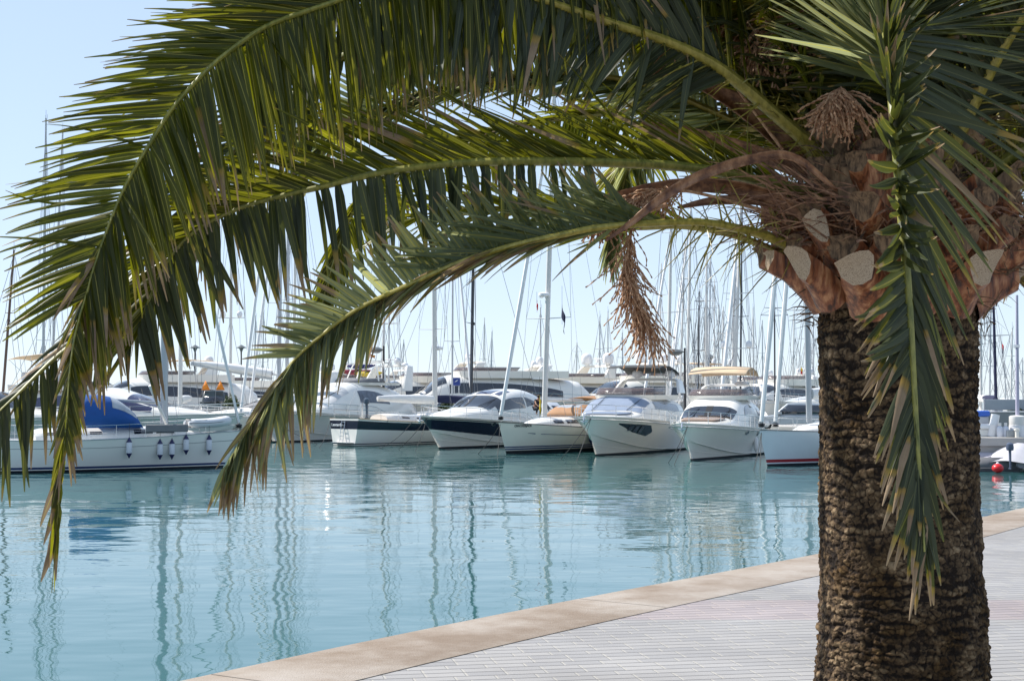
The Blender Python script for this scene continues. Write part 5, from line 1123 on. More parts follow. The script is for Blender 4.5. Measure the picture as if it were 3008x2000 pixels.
# ---- trunk: displaced surface of leaf scars
def vnoise3(P, seed=0):                 # vectorised value noise, P (...,3)
    i = np.floor(P).astype(np.int64); f = P - i; u = f * f * (3 - 2 * f); out = 0
    for dx in (0, 1):
        for dy in (0, 1):
            for dz in (0, 1):
                h = ((i[..., 0] + dx) * 374761393 + (i[..., 1] + dy) * 668265263 + (i[..., 2] + dz) * 2147483647 + seed * 1274126177) & 0xffffffff
                h = ((h ^ (h >> 13)) * 1274126177) & 0xffffffff; h = (h ^ (h >> 16)) & 0xffff
                wgt = (u[..., 0] if dx else 1 - u[..., 0]) * (u[..., 1] if dy else 1 - u[..., 1]) * (u[..., 2] if dz else 1 - u[..., 2])
                out = out + wgt * h / 65535.0
    return out
def fbm(P, o=4, seed=0):
    a, s_, t = 1.0, 0, 0
    for k in range(o): s_ = s_ + a * vnoise3(P * 2**k, seed + k); t += a; a *= .5
    return s_ / t
def hash2(i, j, k):
    h = (i * 73856093 + j * 19349663 + k * 83492791) & 0xffffffff; h = ((h ^ (h >> 13)) * 1274126177) & 0xffffffff
    return ((h ^ (h >> 16)) & 0xffff) / 65535.0
def trunk_mesh():
    NT, NZ = 560, 580; z0, z1 = -0.02, 2.28
    th = np.linspace(0, 2 * np.pi, NT, endpoint=False); zz = np.linspace(z0, z1, NZ); T, Z = np.meshgrid(th, zz)
    base = np.interp(Z, [0, .15, .35, .6, .9, 1.3, 1.75, 2.05, 2.28], [.40, .385, .372, .360, .346, .336, .332, .338, .36])
    cx, cy = np.cos(T), np.sin(T)
    P = np.stack([cx * base, cy * base, Z], -1)
    low = fbm(P * 3.2, 3, 5) - .5
    # voronoi cells of old leaf scars: rows
    rowh = .026; ncol = 74; wob = (fbm(P * 5, 2, 9) - .5) * .07 + (fbm(P * 22, 2, 12) - .5) * .03
    gz = (Z + wob) / rowh; gt = T / (2 * np.pi) * ncol
    iz = np.floor(gz).astype(np.int64); it = np.floor(gt).astype(np.int64)
    d1 = np.full(T.shape, 9.0); d2 = np.full(T.shape, 9.0); cid = np.zeros(T.shape)
    for a in (-1, 0, 1):
        for c in (-1, 0, 1):
            jz = iz + a; jt = it + c; jm = np.mod(jt, ncol)
            pz = jz + .5 + (hash2(jz, jm, 1) - .5) * .75; pt = jt + .5 + (hash2(jz, jm, 2) - .5) * .85 + (jz % 2) * 0.0
            d = np.sqrt(((gz - pz) * 1.25)**2 + (gt - pt)**2 * .8)
            nw = d < d1; d2 = np.where(nw, d1, np.minimum(d2, d)); cid = np.where(nw, hash2(jz, jm, 3), cid); d1 = np.where(nw, d, d1)
    edge_ = np.clip((d2 - d1) / .20, 0, 1)
    cell = (edge_ ** .6) * (.35 + .65 * cid)
    rz = Z / .047 + (fbm(P * 4, 2, 41) - .5) * 2.6 + (fbm(P * 20, 2, 43) - .5) * .9
    rowr = np.clip(1.25 - np.abs((rz % 1) - .5) * 5.0 * (.55 + .9 * fbm(P * 9, 2, 47)), 0, 1)
    fine = fbm(np.stack([cx * base * 60, cy * base * 60, Z * 75], -1), 3, 20) - .5
    med = fbm(P * 16, 3, 30) - .5
    rough = np.interp(Z, [0, .5, 1.0, 1.95], [1.25, 1.15, .8, .8])
    r = base + low * .040 + rough * (cell * .0085 - rowr * np.clip(fbm(P * 7, 2, 51) * 2.2 - .55, 0, 1) * .009 + fine * .020 + med * .020)
    # smoother cracked patch where the crown's fibre begins
    X = cx * r; Y = cy * r
    V = np.stack([X, Y, Z], -1).reshape(-1, 3)
    idx = np.arange(NT * NZ).reshape(NZ, NT); a = idx[:-1]; b_ = np.roll(idx, -1, 1)[:-1]; c = np.roll(idx, -1, 1)[1:]; d = idx[1:]
    F = np.stack([a, b_, c, d], -1).reshape(-1, 4)
    me = bpy.data.meshes.new('trunk'); me.vertices.add(len(V)); me.vertices.foreach_set('co', V.astype(np.float32).ravel())
    me.loops.add(F.size); me.loops.foreach_set('vertex_index', F.ravel().astype(np.int32)); me.polygons.add(len(F))
    me.polygons.foreach_set('loop_start', np.arange(0, F.size, 4, dtype=np.int32)); me.polygons.foreach_set('loop_total', np.full(len(F), 4, dtype=np.int32))
    me.polygons.foreach_set('use_smooth', [True] * len(F)); me.update(); me.validate()
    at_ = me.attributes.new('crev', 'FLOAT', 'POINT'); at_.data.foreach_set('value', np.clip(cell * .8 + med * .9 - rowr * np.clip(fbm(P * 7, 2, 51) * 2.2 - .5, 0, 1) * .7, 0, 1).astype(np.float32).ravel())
    at2 = me.attributes.new('cid', 'FLOAT', 'POINT'); at2.data.foreach_set('value', cid.astype(np.float32).ravel())
    return me
m, nt, b = newmat('palm_trunk')
a1 = N(nt, 'Attribute'); a1.attribute_name = 'crev'; a2 = N(nt, 'Attribute'); a2.attribute_name = 'cid'
tc = N(nt, 'TexCoord'); no = N(nt, 'TexNoise'); no.inputs['Scale'].default_value = 5; no.inputs['Detail'].default_value = 6; nt.links.new(tc.outputs['Object'], no.inputs['Vector'])
nf = N(nt, 'TexNoise'); nf.inputs['Scale'].default_value = 60; nf.inputs['Detail'].default_value = 6; nt.links.new(tc.outputs['Object'], nf.inputs['Vector'])
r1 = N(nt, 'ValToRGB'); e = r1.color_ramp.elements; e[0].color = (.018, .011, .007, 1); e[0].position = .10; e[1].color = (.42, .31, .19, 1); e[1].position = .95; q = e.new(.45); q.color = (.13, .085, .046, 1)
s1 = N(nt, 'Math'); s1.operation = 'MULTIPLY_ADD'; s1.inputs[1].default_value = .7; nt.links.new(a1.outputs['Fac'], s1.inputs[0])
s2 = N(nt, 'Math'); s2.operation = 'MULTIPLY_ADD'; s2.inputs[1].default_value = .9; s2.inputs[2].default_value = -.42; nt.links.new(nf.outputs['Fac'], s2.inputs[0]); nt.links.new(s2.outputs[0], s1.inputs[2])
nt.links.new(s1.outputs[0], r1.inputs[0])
r2 = N(nt, 'ValToRGB'); e = r2.color_ramp.elements; e[0].color = (.42, .34, .20, 1); e[0].position = .38; e[1].color = (1, 1, 1, 1); e[1].position = .6; nt.links.new(no.outputs['Fac'], r2.inputs[0])
mx = N(nt, 'MixRGB'); mx.blend_type = 'MULTIPLY'; mx.inputs[0].default_value = 1; nt.links.new(r1.outputs[0], mx.inputs[1]); nt.links.new(r2.outputs[0], mx.inputs[2]); nt.links.new(mx.outputs[0], b.inputs['Base Color'])
b.inputs['Roughness'].default_value = .9; b.inputs['Specular IOR Level'].default_value = .25
bp = N(nt, 'Bump'); bp.inputs['Distance'].default_value = .008; nt.links.new(nf.outputs['Fac'], bp.inputs['Height']); nt.links.new(bp.outputs[0], b.inputs['Normal'])
TRK = m
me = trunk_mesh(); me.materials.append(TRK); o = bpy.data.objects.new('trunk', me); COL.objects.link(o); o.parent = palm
# ---- crown core
CZ = 3.56                                   # world height where crown begins
def core():
    s = MB(); rings = []
    prof = [(CZ - .1, .30), (CZ, .33), (CZ + .10, .38), (CZ + .24, .44), (CZ + .4, .42), (CZ + .6, .30), (CZ + .8, .17), (CZ + .95, .09), (CZ + 1.05, .03)]
    for z, r_ in prof:
        rings.append([L_((TX + r_ * math.cos(a) * (1 + .12 * rp.uniform(-1, 1)), TD + r_ * math.sin(a) * (1 + .12 * rp.uniform(-1, 1)), z + rp.uniform(-.02, .02))) for a in [2 * math.pi * j / 28 for j in range(28)]])
    s.loft(rings, True, 0, caps=True); return s
core().build('crown_core', bark('core_fibre', (.03, .018, .010), (.15, .09, .05), 8, 2, rough=.95, dist=.01), palm, sub=1)
# ---- old leaf bases
def leaf_base(name, root, tip, nrm, w0, w1, th, mats, cutlen=0.14, cutdepth=1.0):
    """a tapered boot; ends in an oblique pale cut"""
    root, tip = Vector(root), Vector(tip); d = (tip - root); L = d.length; d.normalize(); n = Vector(nrm); n = (n - d * n.dot(d)).normalized(); sdv = d.cross(n)
    s = MB(); rings = []; K = 9
    for i in range(K):
        t = i / (K - 1); w = lerp(w0, w1, t**.8) * .5; h = lerp(th * 1.2, th, t) * .5
        c = root + d * L * t + n * (-.10 * L * math.sin(math.pi * t) * .5)
        ring = []
        for j in range(12):
            a = 2 * math.pi * j / 12; x = math.cos(a); y = math.sin(a)
            yy = y * h * (1.0 if y > 0 else .55) + (-(x * x) * h * 1.0)
            ring.append(L_(c + sdv * x * w * (1 + .05 * rp.uniform(-1, 1)) + n * (yy + h)))
        rings.append(ring)
    jit = [1 + .13 * rp.uniform(-1, 1) for _ in range(12)]
    for q_ in (-1, -2):
        cc = sum((Vector(p) for p in rings[q_]), Vector()) / 12; rings[q_] = [cc + (Vector(p) - cc) * jit[i_] for i_, p in enumerate(rings[q_])]
    # oblique cut: the last ring is slid back along d on the outer side
    last = []
    for j in range(12):
        a = 2 * math.pi * j / 12; y = math.sin(a); last.append(Vector(rings[-1][j]) + d * (-cutlen * .5 * y + rp.uniform(-.006, .006)))
    rings[-1] = last
    rings[-2] = [Vector(rings[-2][j]) + d * (-cutlen * .5 * math.sin(2 * math.pi * j / 12)) for j in range(12)]
    rings[-3] = [Vector(rings[-3][j]) + d * (-cutlen * .3 * math.sin(2 * math.pi * j / 12)) for j in range(12)]
    s.loft(rings, True, 0); o0 = len(s.v); c = sum(last, Vector()) / 12
    s.add(last + [c - d * .004], [(j, (j + 1) % 12, 12) for j in range(12)], 1)
    s.build(name, mats, palm, angle=50)
for ring_, (cnt, z0_, r0_, z1_, r1_, wr_, wt_) in enumerate(((14, 3.63, .26, 3.86, .57, .23, .16), (14, 3.74, .22, 4.00, .57, .21, .14), (12, 3.86, .18, 4.16, .50, .19, .12), (11, 4.00, .12, 4.38, .40, .17, .11))):
    for k in range(cnt):
        a = 2 * math.pi * (k + .5 * (ring_ % 2) + rp.uniform(-.15, .15)) / cnt; dr = Vector((math.cos(a), math.sin(a), 0)); j = rp.uniform(-.04, .04)
        root = Vector((TX, TD, z0_ + j)) + dr * r0_; tip = Vector((TX, TD, z1_ + j + rp.uniform(-.03, .05))) + dr * (r1_ + rp.uniform(-.05, .03))
        leaf_base('leaf_base', root, tip, (dr - Vector((0, 0, .8))), wr_ * rp.uniform(.9, 1.1), wt_ * rp.uniform(.8, 1.1), .075, [BOOT if ring_ < 2 or rp.random() < .5 else BOOTB, FIB if ring_ or math.sin(a) < .2 else CUT], cutlen=rp.uniform(.06, .12))
# the bases whose cut faces look at the viewer (and the broad ones at the flanks)
def vb(px, py, Y, rx, ry, RY, w0, w1, cl, nrm=(0, -1, -.25)):
    leaf_base('leaf_base', at(rx, ry, RY), at(px, py, Y), nrm, w0, w1, .07, [BOOT, CUT], cutlen=cl)
vb(2345, 750, 6.20, 2450, 875, 6.34, .18, .10, .15, (-.6, -.8, -.5))
vb(2510, 770, 6.05, 2570, 900, 6.26, .22, .15, .14, (-.1, -1, -.6))
vb(2895, 765, 6.12, 2790, 895, 6.30, .25, .15, .16, (.4, -.9, -.5))
vb(2990, 800, 6.45, 2840, 895, 6.42, .24, .14, .10, (.6, -.6, -.8))
vb(2262, 745, 6.42, 2430, 880, 6.46, .22, .07, .05, (-.7, -.5, -.8))
vb(2395, 650, 6.22, 2470, 780, 6.35, .13, .09, .14, (-.3, -.9, .1))
vb(2545, 600, 6.25, 2560, 800, 6.35, .18, .12, .08, (0, -1, 0))
vb(2700, 780, 6.02, 2680, 900, 6.26, .24, .17, .14, (0, -1, -.6))
for (px, py, Y, rx, ry, RY, w0, w1) in ((2470, 470, 6.30, 2540, 700, 6.34, .17, .10), (2560, 430, 6.22, 2590, 680, 6.28, .18, .11), (2640, 470, 6.2, 2640, 700, 6.26, .18, .11), (2520, 380, 6.42, 2570, 560, 6.42, .15, .09), (2730, 500, 6.22, 2700, 720, 6.28, .18, .11), (2800, 560, 6.25, 2750, 760, 6.3, .18, .11), (2600, 330, 6.42, 2620, 520, 6.42, .14, .08)):
    leaf_base('leaf_base', at(rx, ry, RY), at(px, py, Y), (0, -1, 0), w0, w1, .07, [BOOTB if px % 20 else BOOT, FIB], cutlen=.06)
# ---- fibre mat: many thin brown threads round the crown base
def ribbon(s, pts, w, m=0, nrm=None):
    pts = [Vector(p) for p in pts]; vs = []
    for i, p in enumerate(pts):
        t = (pts[min(i + 1, len(pts) - 1)] - pts[max(i - 1, 0)]).normalized(); n = (nrm or Vector((0, -1, .3))); sd = t.cross(n); sd = sd.normalized() if sd.length > 1e-4 else Vector((1, 0, 0))
        ww = w * (1 - .8 * i / (len(pts) - 1)) * .5; vs += [L_(p - sd * ww), L_(p + sd * ww)]
    s.add(vs, [(2 * i, 2 * i + 1, 2 * i + 3, 2 * i + 2) for i in range(len(pts) - 1)], m)
s = MB()
for k in range(1300):
    a = rp.uniform(0, 2 * math.pi) if k % 3 else rp.uniform(math.pi, 2 * math.pi); z = CZ + rp.uniform(-.06, .85); rr = itp([(CZ, .34), (CZ + .25, .46), (CZ + .5, .42), (CZ + .9, .25)], z) + rp.uniform(-.06, .07)
    p = Vector((TX + rr * math.cos(a), TD + rr * math.sin(a), z)); d = Vector((math.cos(a), math.sin(a), 0)) * rp.uniform(-.1, .7) + Vector((rp.uniform(-.5, .5), rp.uniform(-.5, .5), rp.uniform(-.3, .9)))
    d.normalize(); ln = rp.uniform(.04, .15); g = rp.uniform(-.1, .5)
    ribbon(s, [p + d * ln * t + Vector((0, 0, -g * ln * t * t)) for t in (0, .33, .66, 1)], rp.uniform(.003, .012))
s.build('fibre', FIB, palm)
s = MB()
for k in range(150):                       # coarse torn fibre and dead leaflets on the left shoulder
    x0, y0 = rp.uniform(2260, 2520), rp.uniform(520, 700); p = at(x0, y0, rp.uniform(6.15, 6.5))
    d = Vector((rp.uniform(-1, -.2), rp.uniform(-.3, .2), rp.uniform(-.1, .6))).normalized(); ln = rp.uniform(.1, .38)
    ribbon(s, [p + d * ln * t + Vector((0, 0, -rp.uniform(.1, .25) * ln * t * t)) for t in (0, .25, .5, .75, 1)], rp.uniform(.004, .012))
for k in range(700):
    a = rp.uniform(math.pi * .95, math.pi * 2.05); rr = .50 + rp.uniform(-.10, .06); p = Vector((TX + rr * math.cos(a), TD + rr * math.sin(a), 3.88 + rp.uniform(-.06, .12))); d = (Vector((math.cos(a), math.sin(a), 0)) * rp.uniform(-.4, .6) + Vector((rp.uniform(-.7, .7), rp.uniform(-.4, .4), rp.uniform(-.2, .6)))).normalized(); ln = rp.uniform(.04, .14)
    ribbon(s, [p + d * ln * t + Vector((0, 0, -.5 * ln * t * t)) for t in (0, .33, .66, 1)], rp.uniform(.004, .014))
s.build('torn_fibre', SPA, palm)
# ---- fronds
NFR = 0
def leaflet(s, p, d, T, L, w, droop, twist, rnd, dead, fold=.28, seg=7, curl=0.0, face=None, mi=0):
    d = d.normalized(); W = T - d * T.dot(d)
    if face is not None: W = d.cross(Vector(face))
    if W.length < .05: W = d.orthogonal()
    W.normalize(); W = Matrix.Rotation(twist, 3, d) @ W; Nn = W.cross(d)
    o = len(s.v); pos = p.copy(); dd = d.copy(); step = L / seg
    for i in range(seg + 1):
        u = i / seg
        pw = w * .5 * (min(1, (u + .05) / .16)**.7) * max(0.02, (1 - u))**.55 * (1.12 if .15 < u < .6 else 1)
        Wd = W - dd * W.dot(dd); Wd.normalize(); Nd = Wd.cross(dd)
        f = fold * pw * 1.4
        s.v += [tuple(pos - Wd * pw + Nd * f), tuple(pos), tuple(pos + Wd * pw + Nd * f)]
        s.uv += [(u, 0), (u, .5), (u, 1)]; s.uv2 += [(rnd, dead)] * 3
        dd = (dd + Vector((0, 0, -droop * (.4 + 1.3 * u) / seg)) + Nn * (curl * u / seg)).normalized(); pos = pos + dd * step
    for i in range(seg):
        a = o + 3 * i; s.f += [(a, a + 1, a + 4, a + 3), (a + 1, a + 2, a + 5, a + 4)]; s.m += [mi, mi]
def k3(keys, x, i):
    return itp([(k[0], (Vector(k[i]) if isinstance(k[i], tuple) else k[i])) for k in keys], x)
def frond(ctrl, layers, r=(.022, .004), leaf=None, rach=None, spines=True, seg=7, world=False, label=None, sp=(.03, .2)):
    global NFR; NFR += 1
    P = [Vector(p) for p in ctrl] if world else [at(*p) for p in ctrl]
    C = catmull(P, 10); D = [0]
    for a, c in zip(C, C[1:]): D.append(D[-1] + (c - a).length)
    tot = D[-1]
    def at_s(x):
        t = clip(x) * tot
        for i in range(len(D) - 1):
            if t <= D[i + 1]:
                k = (t - D[i]) / max(1e-9, D[i + 1] - D[i]); return C[i].lerp(C[i + 1], k), (C[i + 1] - C[i]).normalized()
        return C[-1], (C[-1] - C[-2]).normalized()
    s = MB(); s.hasuv = True
    for Lr in layers:
        n = Lr['n']; a0, a1 = Lr.get('s', (.15, 1))
        for i in range(n):
            x = lerp(a0, a1, (i + rp.uniform(-.3, .3)) / n)
            if rp.random() > itp(Lr.get('prob', [(0, 1)]), x): continue
            p, T = at_s(x); K = Lr['keys']; d = k3(K, x, 1); ln = k3(K, x, 2); j = Lr.get('jit', .08)
            d = d.normalized() + Vector((rp.gauss(0, j), rp.gauss(0, j), rp.gauss(0, j)))
            if rp.random() < .05: d += Vector((rp.gauss(0, .3), rp.gauss(0, .3), rp.gauss(0, .3)))
            dead = itp(Lr.get('dead', [(0, .08)]), x) * rp.choice((.2, .5, .9, 1, 1.3, 1.6)) + (rp.random() < .04) * .5
            leaflet(s, L_(p), d, T, ln * rp.uniform(.85, 1.1), Lr.get('w', .036) * rp.uniform(.85, 1.12) * itp(Lr.get('wk', [(0, 1)]), x), itp(Lr.get('droop', [(0, .35)]), x) * rp.uniform(.6, 1.4), rp.gauss(Lr.get('tw', 0), Lr.get('twj', .28)), rp.random(), dead, seg=seg, curl=rp.gauss(0, .15) + (rp.random() < .05) * rp.uniform(-2, 2), fold=Lr.get('fold', .28), face=Lr.get('face'), mi=Lr.get('mi', 0))
    f = s.build('frond', [leaf or LG, LB, LS, LD], palm, angle=80)
    if label: f['label'] = label
    q = MB(); nn = len(C)
    q.tube([L_(c) for c in C], ([r[0] * 2.6, r[0] * 1.7] if world else [r[0] * 2.3, r[0] * 1.35]) + [r[0] * 1.15, r[0], lerp(r[0], r[1], .35), lerp(r[0], r[1], .7), r[1]], n=8, flat=.7)
    if spines:
        for i in range(44):
            x = rp.uniform(*sp); p, T = at_s(x); sd = Vector((rp.gauss(0, 1), rp.gauss(0, .6), rp.gauss(0, 1))); sd = (sd - T * T.dot(sd)).normalized(); d = (sd + T * rp.uniform(.2, .9)).normalized(); ln = rp.uniform(.08, .34)
            q.tube([L_(p), L_(p + d * ln * .5), L_(p + d * ln + Vector((0, 0, -.02)))], [.0045, .003, .0006], n=4)
    q.build('rachis', rach or RACH, f, angle=60)
    return f
D3 = [(0, .06), (.6, .12), (1, .3)]
# F1 the great frond sweeping over the upper left
frond([(2600, 330, 6.7), (2330, -40, 6.6), (1850, -250, 6.4), (1350, -130, 6.2), (1000, 0, 6.05), (811, 66, 6.0), (714, 122, 5.95), (612, 204, 5.9), (510, 316, 5.88), (434, 434, 5.85), (372, 541, 5.83), (326, 648, 5.8), (280, 776, 5.78), (255, 863, 5.75), (224, 970, 5.7), (205, 1090, 5.65), (195, 1240, 5.6), (175, 1450, 5.6), (152, 1740, 5.6)],
      [dict(n=225, s=(.18, .8), w=.031, keys=[(.18, (-.6, -.1, .8), .6), (.36, (-.93, -.2, .36), .62), (.48, (-1, -.25, .12), .56), (.6, (-1, -.25, -.02), .48), (.72, (-1, -.25, -.16), .44), (.8, (-.9, -.2, -.5), .34)], droop=[(0, .22)], jit=.055, dead=[(0, .06), (.6, .10), (1, .22)], tw=.45, twj=.38),
       dict(n=235, s=(.18, .8), w=.032, keys=[(.18, (.1, -.1, -1), .6), (.4, (.08, -.25, -1), .66), (.55, (.22, -.3, -1), .62), (.68, (.40, -.3, -1), .52), (.8, (.2, -.25, -1), .42)], droop=[(0, .3)], jit=.05, dead=[(0, .16), (.6, .22), (1, .3)], tw=-.25, twj=.35),
       dict(n=46, s=(.76, .97), w=.032, keys=[(.74, (-.5, -.2, -.8), .30), (.85, (-.3, -.1, -1), .20), (1, (-.12, 0, -1), .2)], dead=[(0, .35), (1, .6)], droop=[(0, .3)]),
       dict(n=34, s=(.76, .9), w=.030, keys=[(.74, (.4, -.1, -1), .34), (.85, (.25, 0, -1), .22), (1, (.1, 0, -1), .15)], dead=[(0, .3), (1, .6)], droop=[(0, .3)])],
      r=(.013, .002), leaf=LG, sp=(.02, .12))
# F1b the shaded frond whose end hangs into the lower left corner
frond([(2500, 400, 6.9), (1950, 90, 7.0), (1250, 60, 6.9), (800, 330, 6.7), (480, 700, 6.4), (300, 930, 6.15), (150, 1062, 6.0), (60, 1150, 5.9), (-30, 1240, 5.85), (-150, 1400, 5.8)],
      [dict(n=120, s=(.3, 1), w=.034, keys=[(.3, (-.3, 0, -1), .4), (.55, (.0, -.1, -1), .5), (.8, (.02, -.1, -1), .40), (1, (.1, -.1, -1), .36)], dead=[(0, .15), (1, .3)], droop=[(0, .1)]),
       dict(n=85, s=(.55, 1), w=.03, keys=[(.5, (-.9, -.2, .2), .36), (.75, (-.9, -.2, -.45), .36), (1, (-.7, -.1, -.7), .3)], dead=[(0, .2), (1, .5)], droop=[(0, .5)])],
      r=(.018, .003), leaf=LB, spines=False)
# F2 the long near-horizontal frond
frond([(2590, 700, 6.6), (2450, 605, 6.45), (2330, 560, 6.4), (2180, 520, 6.35), (2000, 490, 6.3), (1800, 479, 6.2), (1600, 475, 6.15), (1400, 478, 6.1), (1250, 490, 6.1), (1100, 512, 6.1), (950, 548, 6.1), (800, 583, 6.1), (680, 622, 6.1), (560, 690, 6.1), (480, 790, 6.1), (430, 900, 6.1), (405, 980, 6.1)],
      [dict(n=135, s=(.13, 1), w=.032, keys=[(.13, (-.75, -.05, .6), .5), (.3, (-.85, -.12, .5), .66), (.55, (-.84, -.12, .48), .58), (.7, (-.8, -.1, .35), .46), (.85, (-1, -.1, -.1), .36), (1, (-.5, 0, -.9), .3)], droop=[(0, .18)], jit=.07, dead=[(0, .06), (1, .22)], tw=.5, twj=.3),
       dict(n=40, s=(.2, .62), w=.028, keys=[(.2, (-.9, .3, .25), .4), (.62, (-.9, .3, .2), .42)], droop=[(0, .15)], jit=.09, dead=[(0, .06)], tw=.2, twj=.4),
       dict(mi=1, n=95, s=(.28, 1), w=.042, keys=[(.28, (-.1, -.2, -1), .28), (.5, (.08, -.25, -1), .38), (.7, (.22, -.2, -1), .45), (1, (.35, -.1, -1), .36)], prob=[(.28, .10), (.44, .12), (.50, .85), (1, 1)], droop=[(0, .25)], jit=.1, dead=[(0, .12), (1, .3)], tw=-.3, twj=.45, fold=.4)],
      r=(.024, .004), leaf=LG, sp=(.03, .25))
# F3 the lower frond, silver sun sheen above put into the leaf colour, drooping tip
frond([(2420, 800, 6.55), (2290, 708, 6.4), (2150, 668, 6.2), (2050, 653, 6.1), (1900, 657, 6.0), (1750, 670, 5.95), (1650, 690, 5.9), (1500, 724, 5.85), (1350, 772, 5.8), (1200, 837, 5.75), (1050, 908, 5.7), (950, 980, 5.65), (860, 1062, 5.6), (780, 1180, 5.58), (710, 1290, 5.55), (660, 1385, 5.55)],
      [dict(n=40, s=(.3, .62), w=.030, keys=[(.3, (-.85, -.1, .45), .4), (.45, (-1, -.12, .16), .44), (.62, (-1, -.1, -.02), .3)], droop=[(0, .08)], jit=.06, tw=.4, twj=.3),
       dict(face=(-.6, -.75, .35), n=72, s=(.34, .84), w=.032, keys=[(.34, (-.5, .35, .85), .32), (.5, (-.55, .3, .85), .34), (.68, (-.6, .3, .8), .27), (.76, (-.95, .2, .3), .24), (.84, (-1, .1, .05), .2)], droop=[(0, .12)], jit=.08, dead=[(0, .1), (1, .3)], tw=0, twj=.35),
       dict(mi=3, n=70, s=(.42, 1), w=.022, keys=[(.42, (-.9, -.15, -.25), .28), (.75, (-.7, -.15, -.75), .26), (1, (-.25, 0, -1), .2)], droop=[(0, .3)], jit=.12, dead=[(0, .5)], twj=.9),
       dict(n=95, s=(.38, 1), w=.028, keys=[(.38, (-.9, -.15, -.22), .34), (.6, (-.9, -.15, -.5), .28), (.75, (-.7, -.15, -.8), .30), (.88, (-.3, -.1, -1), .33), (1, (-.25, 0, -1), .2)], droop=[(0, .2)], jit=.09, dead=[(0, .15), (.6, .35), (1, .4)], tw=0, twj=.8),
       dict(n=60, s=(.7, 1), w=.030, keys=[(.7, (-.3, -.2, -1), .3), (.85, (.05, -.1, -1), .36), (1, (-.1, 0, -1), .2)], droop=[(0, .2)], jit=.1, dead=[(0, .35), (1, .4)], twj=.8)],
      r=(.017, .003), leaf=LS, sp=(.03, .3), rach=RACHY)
# F3b the stalk just below it
frond([(2430, 830, 6.7), (2290, 745, 6.7), (2150, 690, 6.8), (2000, 665, 6.9), (1850, 668, 7.0), (1700, 640, 7.1), (1500, 610, 7.2), (1300, 620, 7.3), (1150, 660, 7.4)],
      [dict(n=50, s=(.3, 1), w=.024, keys=[(.3, (-.7, .2, .6), .3), (.6, (-.75, .2, .55), .4), (1, (-.9, .1, .2), .34)], droop=[(0, .1)], jit=.1, twj=.6),
       dict(n=36, s=(.4, 1), w=.024, keys=[(.4, (-.9, .1, -.15), .36), (1, (-.8, .1, -.5), .3)], droop=[(0, .15)], jit=.09, twj=.5)],
      r=(.018, .003), leaf=LG, rach=RACHY, sp=(.05, .4))
# F4 frond seen behind, hanging
frond([(2500, 450, 7.1), (2000, 330, 7.6), (1500, 370, 7.9), (1230, 440, 8.0), (1110, 520, 8.0), (1040, 620, 8.0), (990, 740, 8.0), (955, 860, 8.0), (935, 950, 8.0)],
      [dict(n=105, s=(.35, 1), w=.028, keys=[(.35, (-.8, .1, .3), .3), (.6, (-.8, 0, -.6), .34), (1, (-.55, 0, -1), .22)], jit=.05), dict(n=105, s=(.35, 1), w=.028, keys=[(.35, (-.3, 0, -1), .3), (.6, (.1, 0, -1), .36), (.8, (.32, 0, -1), .32), (1, (.1, 0, -1), .2)], jit=.05)],
      r=(.016, .003), leaf=LG, spines=False)
# F5 thick yellow stalk rising to the upper left
frond([(2600, 640, 6.7), (2430, 470, 6.6), (2300, 357, 6.5), (2120, 206, 6.4), (1967, 127, 6.35), (1814, 76, 6.3), (1661, 25, 6.25), (1500, -25, 6.2), (1250, -60, 6.2), (1000, -20, 6.25), (830, 80, 6.3), (740, 220, 6.3)],
      [dict(n=120, s=(.3, 1), w=.038, keys=[(.3, (-.4, -.1, .9), .5), (1, (-.8, -.1, .3), .4)], jit=.1),
       dict(n=150, s=(.3, 1), w=.038, keys=[(.3, (-.8, -.2, -.25), .45), (.45, (-.55, -.25, -.75), .42), (.6, (-.1, -.3, -1), .52), (1, (.1, -.3, -1), .5)], prob=[(.3, .5), (.45, .75), (.55, 1)], jit=.1, dead=[(0, .12)], twj=.5)],
      r=(.028, .004), leaf=LB, rach=RACHY, sp=(.03, .35))
# F6 frond with sun sheen put into its pale leaf colour, upper middle
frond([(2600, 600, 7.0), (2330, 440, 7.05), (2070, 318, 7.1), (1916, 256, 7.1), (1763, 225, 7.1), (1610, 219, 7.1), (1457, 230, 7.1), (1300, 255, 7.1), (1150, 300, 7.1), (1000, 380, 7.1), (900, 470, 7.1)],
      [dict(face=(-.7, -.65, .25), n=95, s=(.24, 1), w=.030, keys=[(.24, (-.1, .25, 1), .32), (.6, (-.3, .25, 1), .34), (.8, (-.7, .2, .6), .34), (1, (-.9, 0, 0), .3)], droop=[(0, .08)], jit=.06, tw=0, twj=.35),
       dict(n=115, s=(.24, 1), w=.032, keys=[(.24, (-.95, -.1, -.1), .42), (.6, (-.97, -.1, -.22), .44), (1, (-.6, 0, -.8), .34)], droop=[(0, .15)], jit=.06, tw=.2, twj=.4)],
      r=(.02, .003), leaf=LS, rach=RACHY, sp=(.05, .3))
frond([(2620, 560, 7.2), (2420, 330, 7.2), (2250, 200, 7.2), (2050, 90, 7.2), (1800, -10, 7.2), (1550, -40, 7.2), (1300, 0, 7.2), (1150, 80, 7.2), (1060, 180, 7.2)],
      [dict(n=110, s=(.25, 1), w=.032, keys=[(.25, (-.2, .2, 1), .4), (1, (-.9, .1, .1), .3)], jit=.1), dict(n=130, s=(.25, 1), w=.032, keys=[(.25, (-.9, -.1, -.2), .42), (.6, (-.7, -.1, -.75), .42), (1, (-.2, 0, -1), .34)], jit=.08, dead=[(0, .1)])],
      r=(.024, .003), leaf=LG, rach=RACHY, sp=(.05, .3))
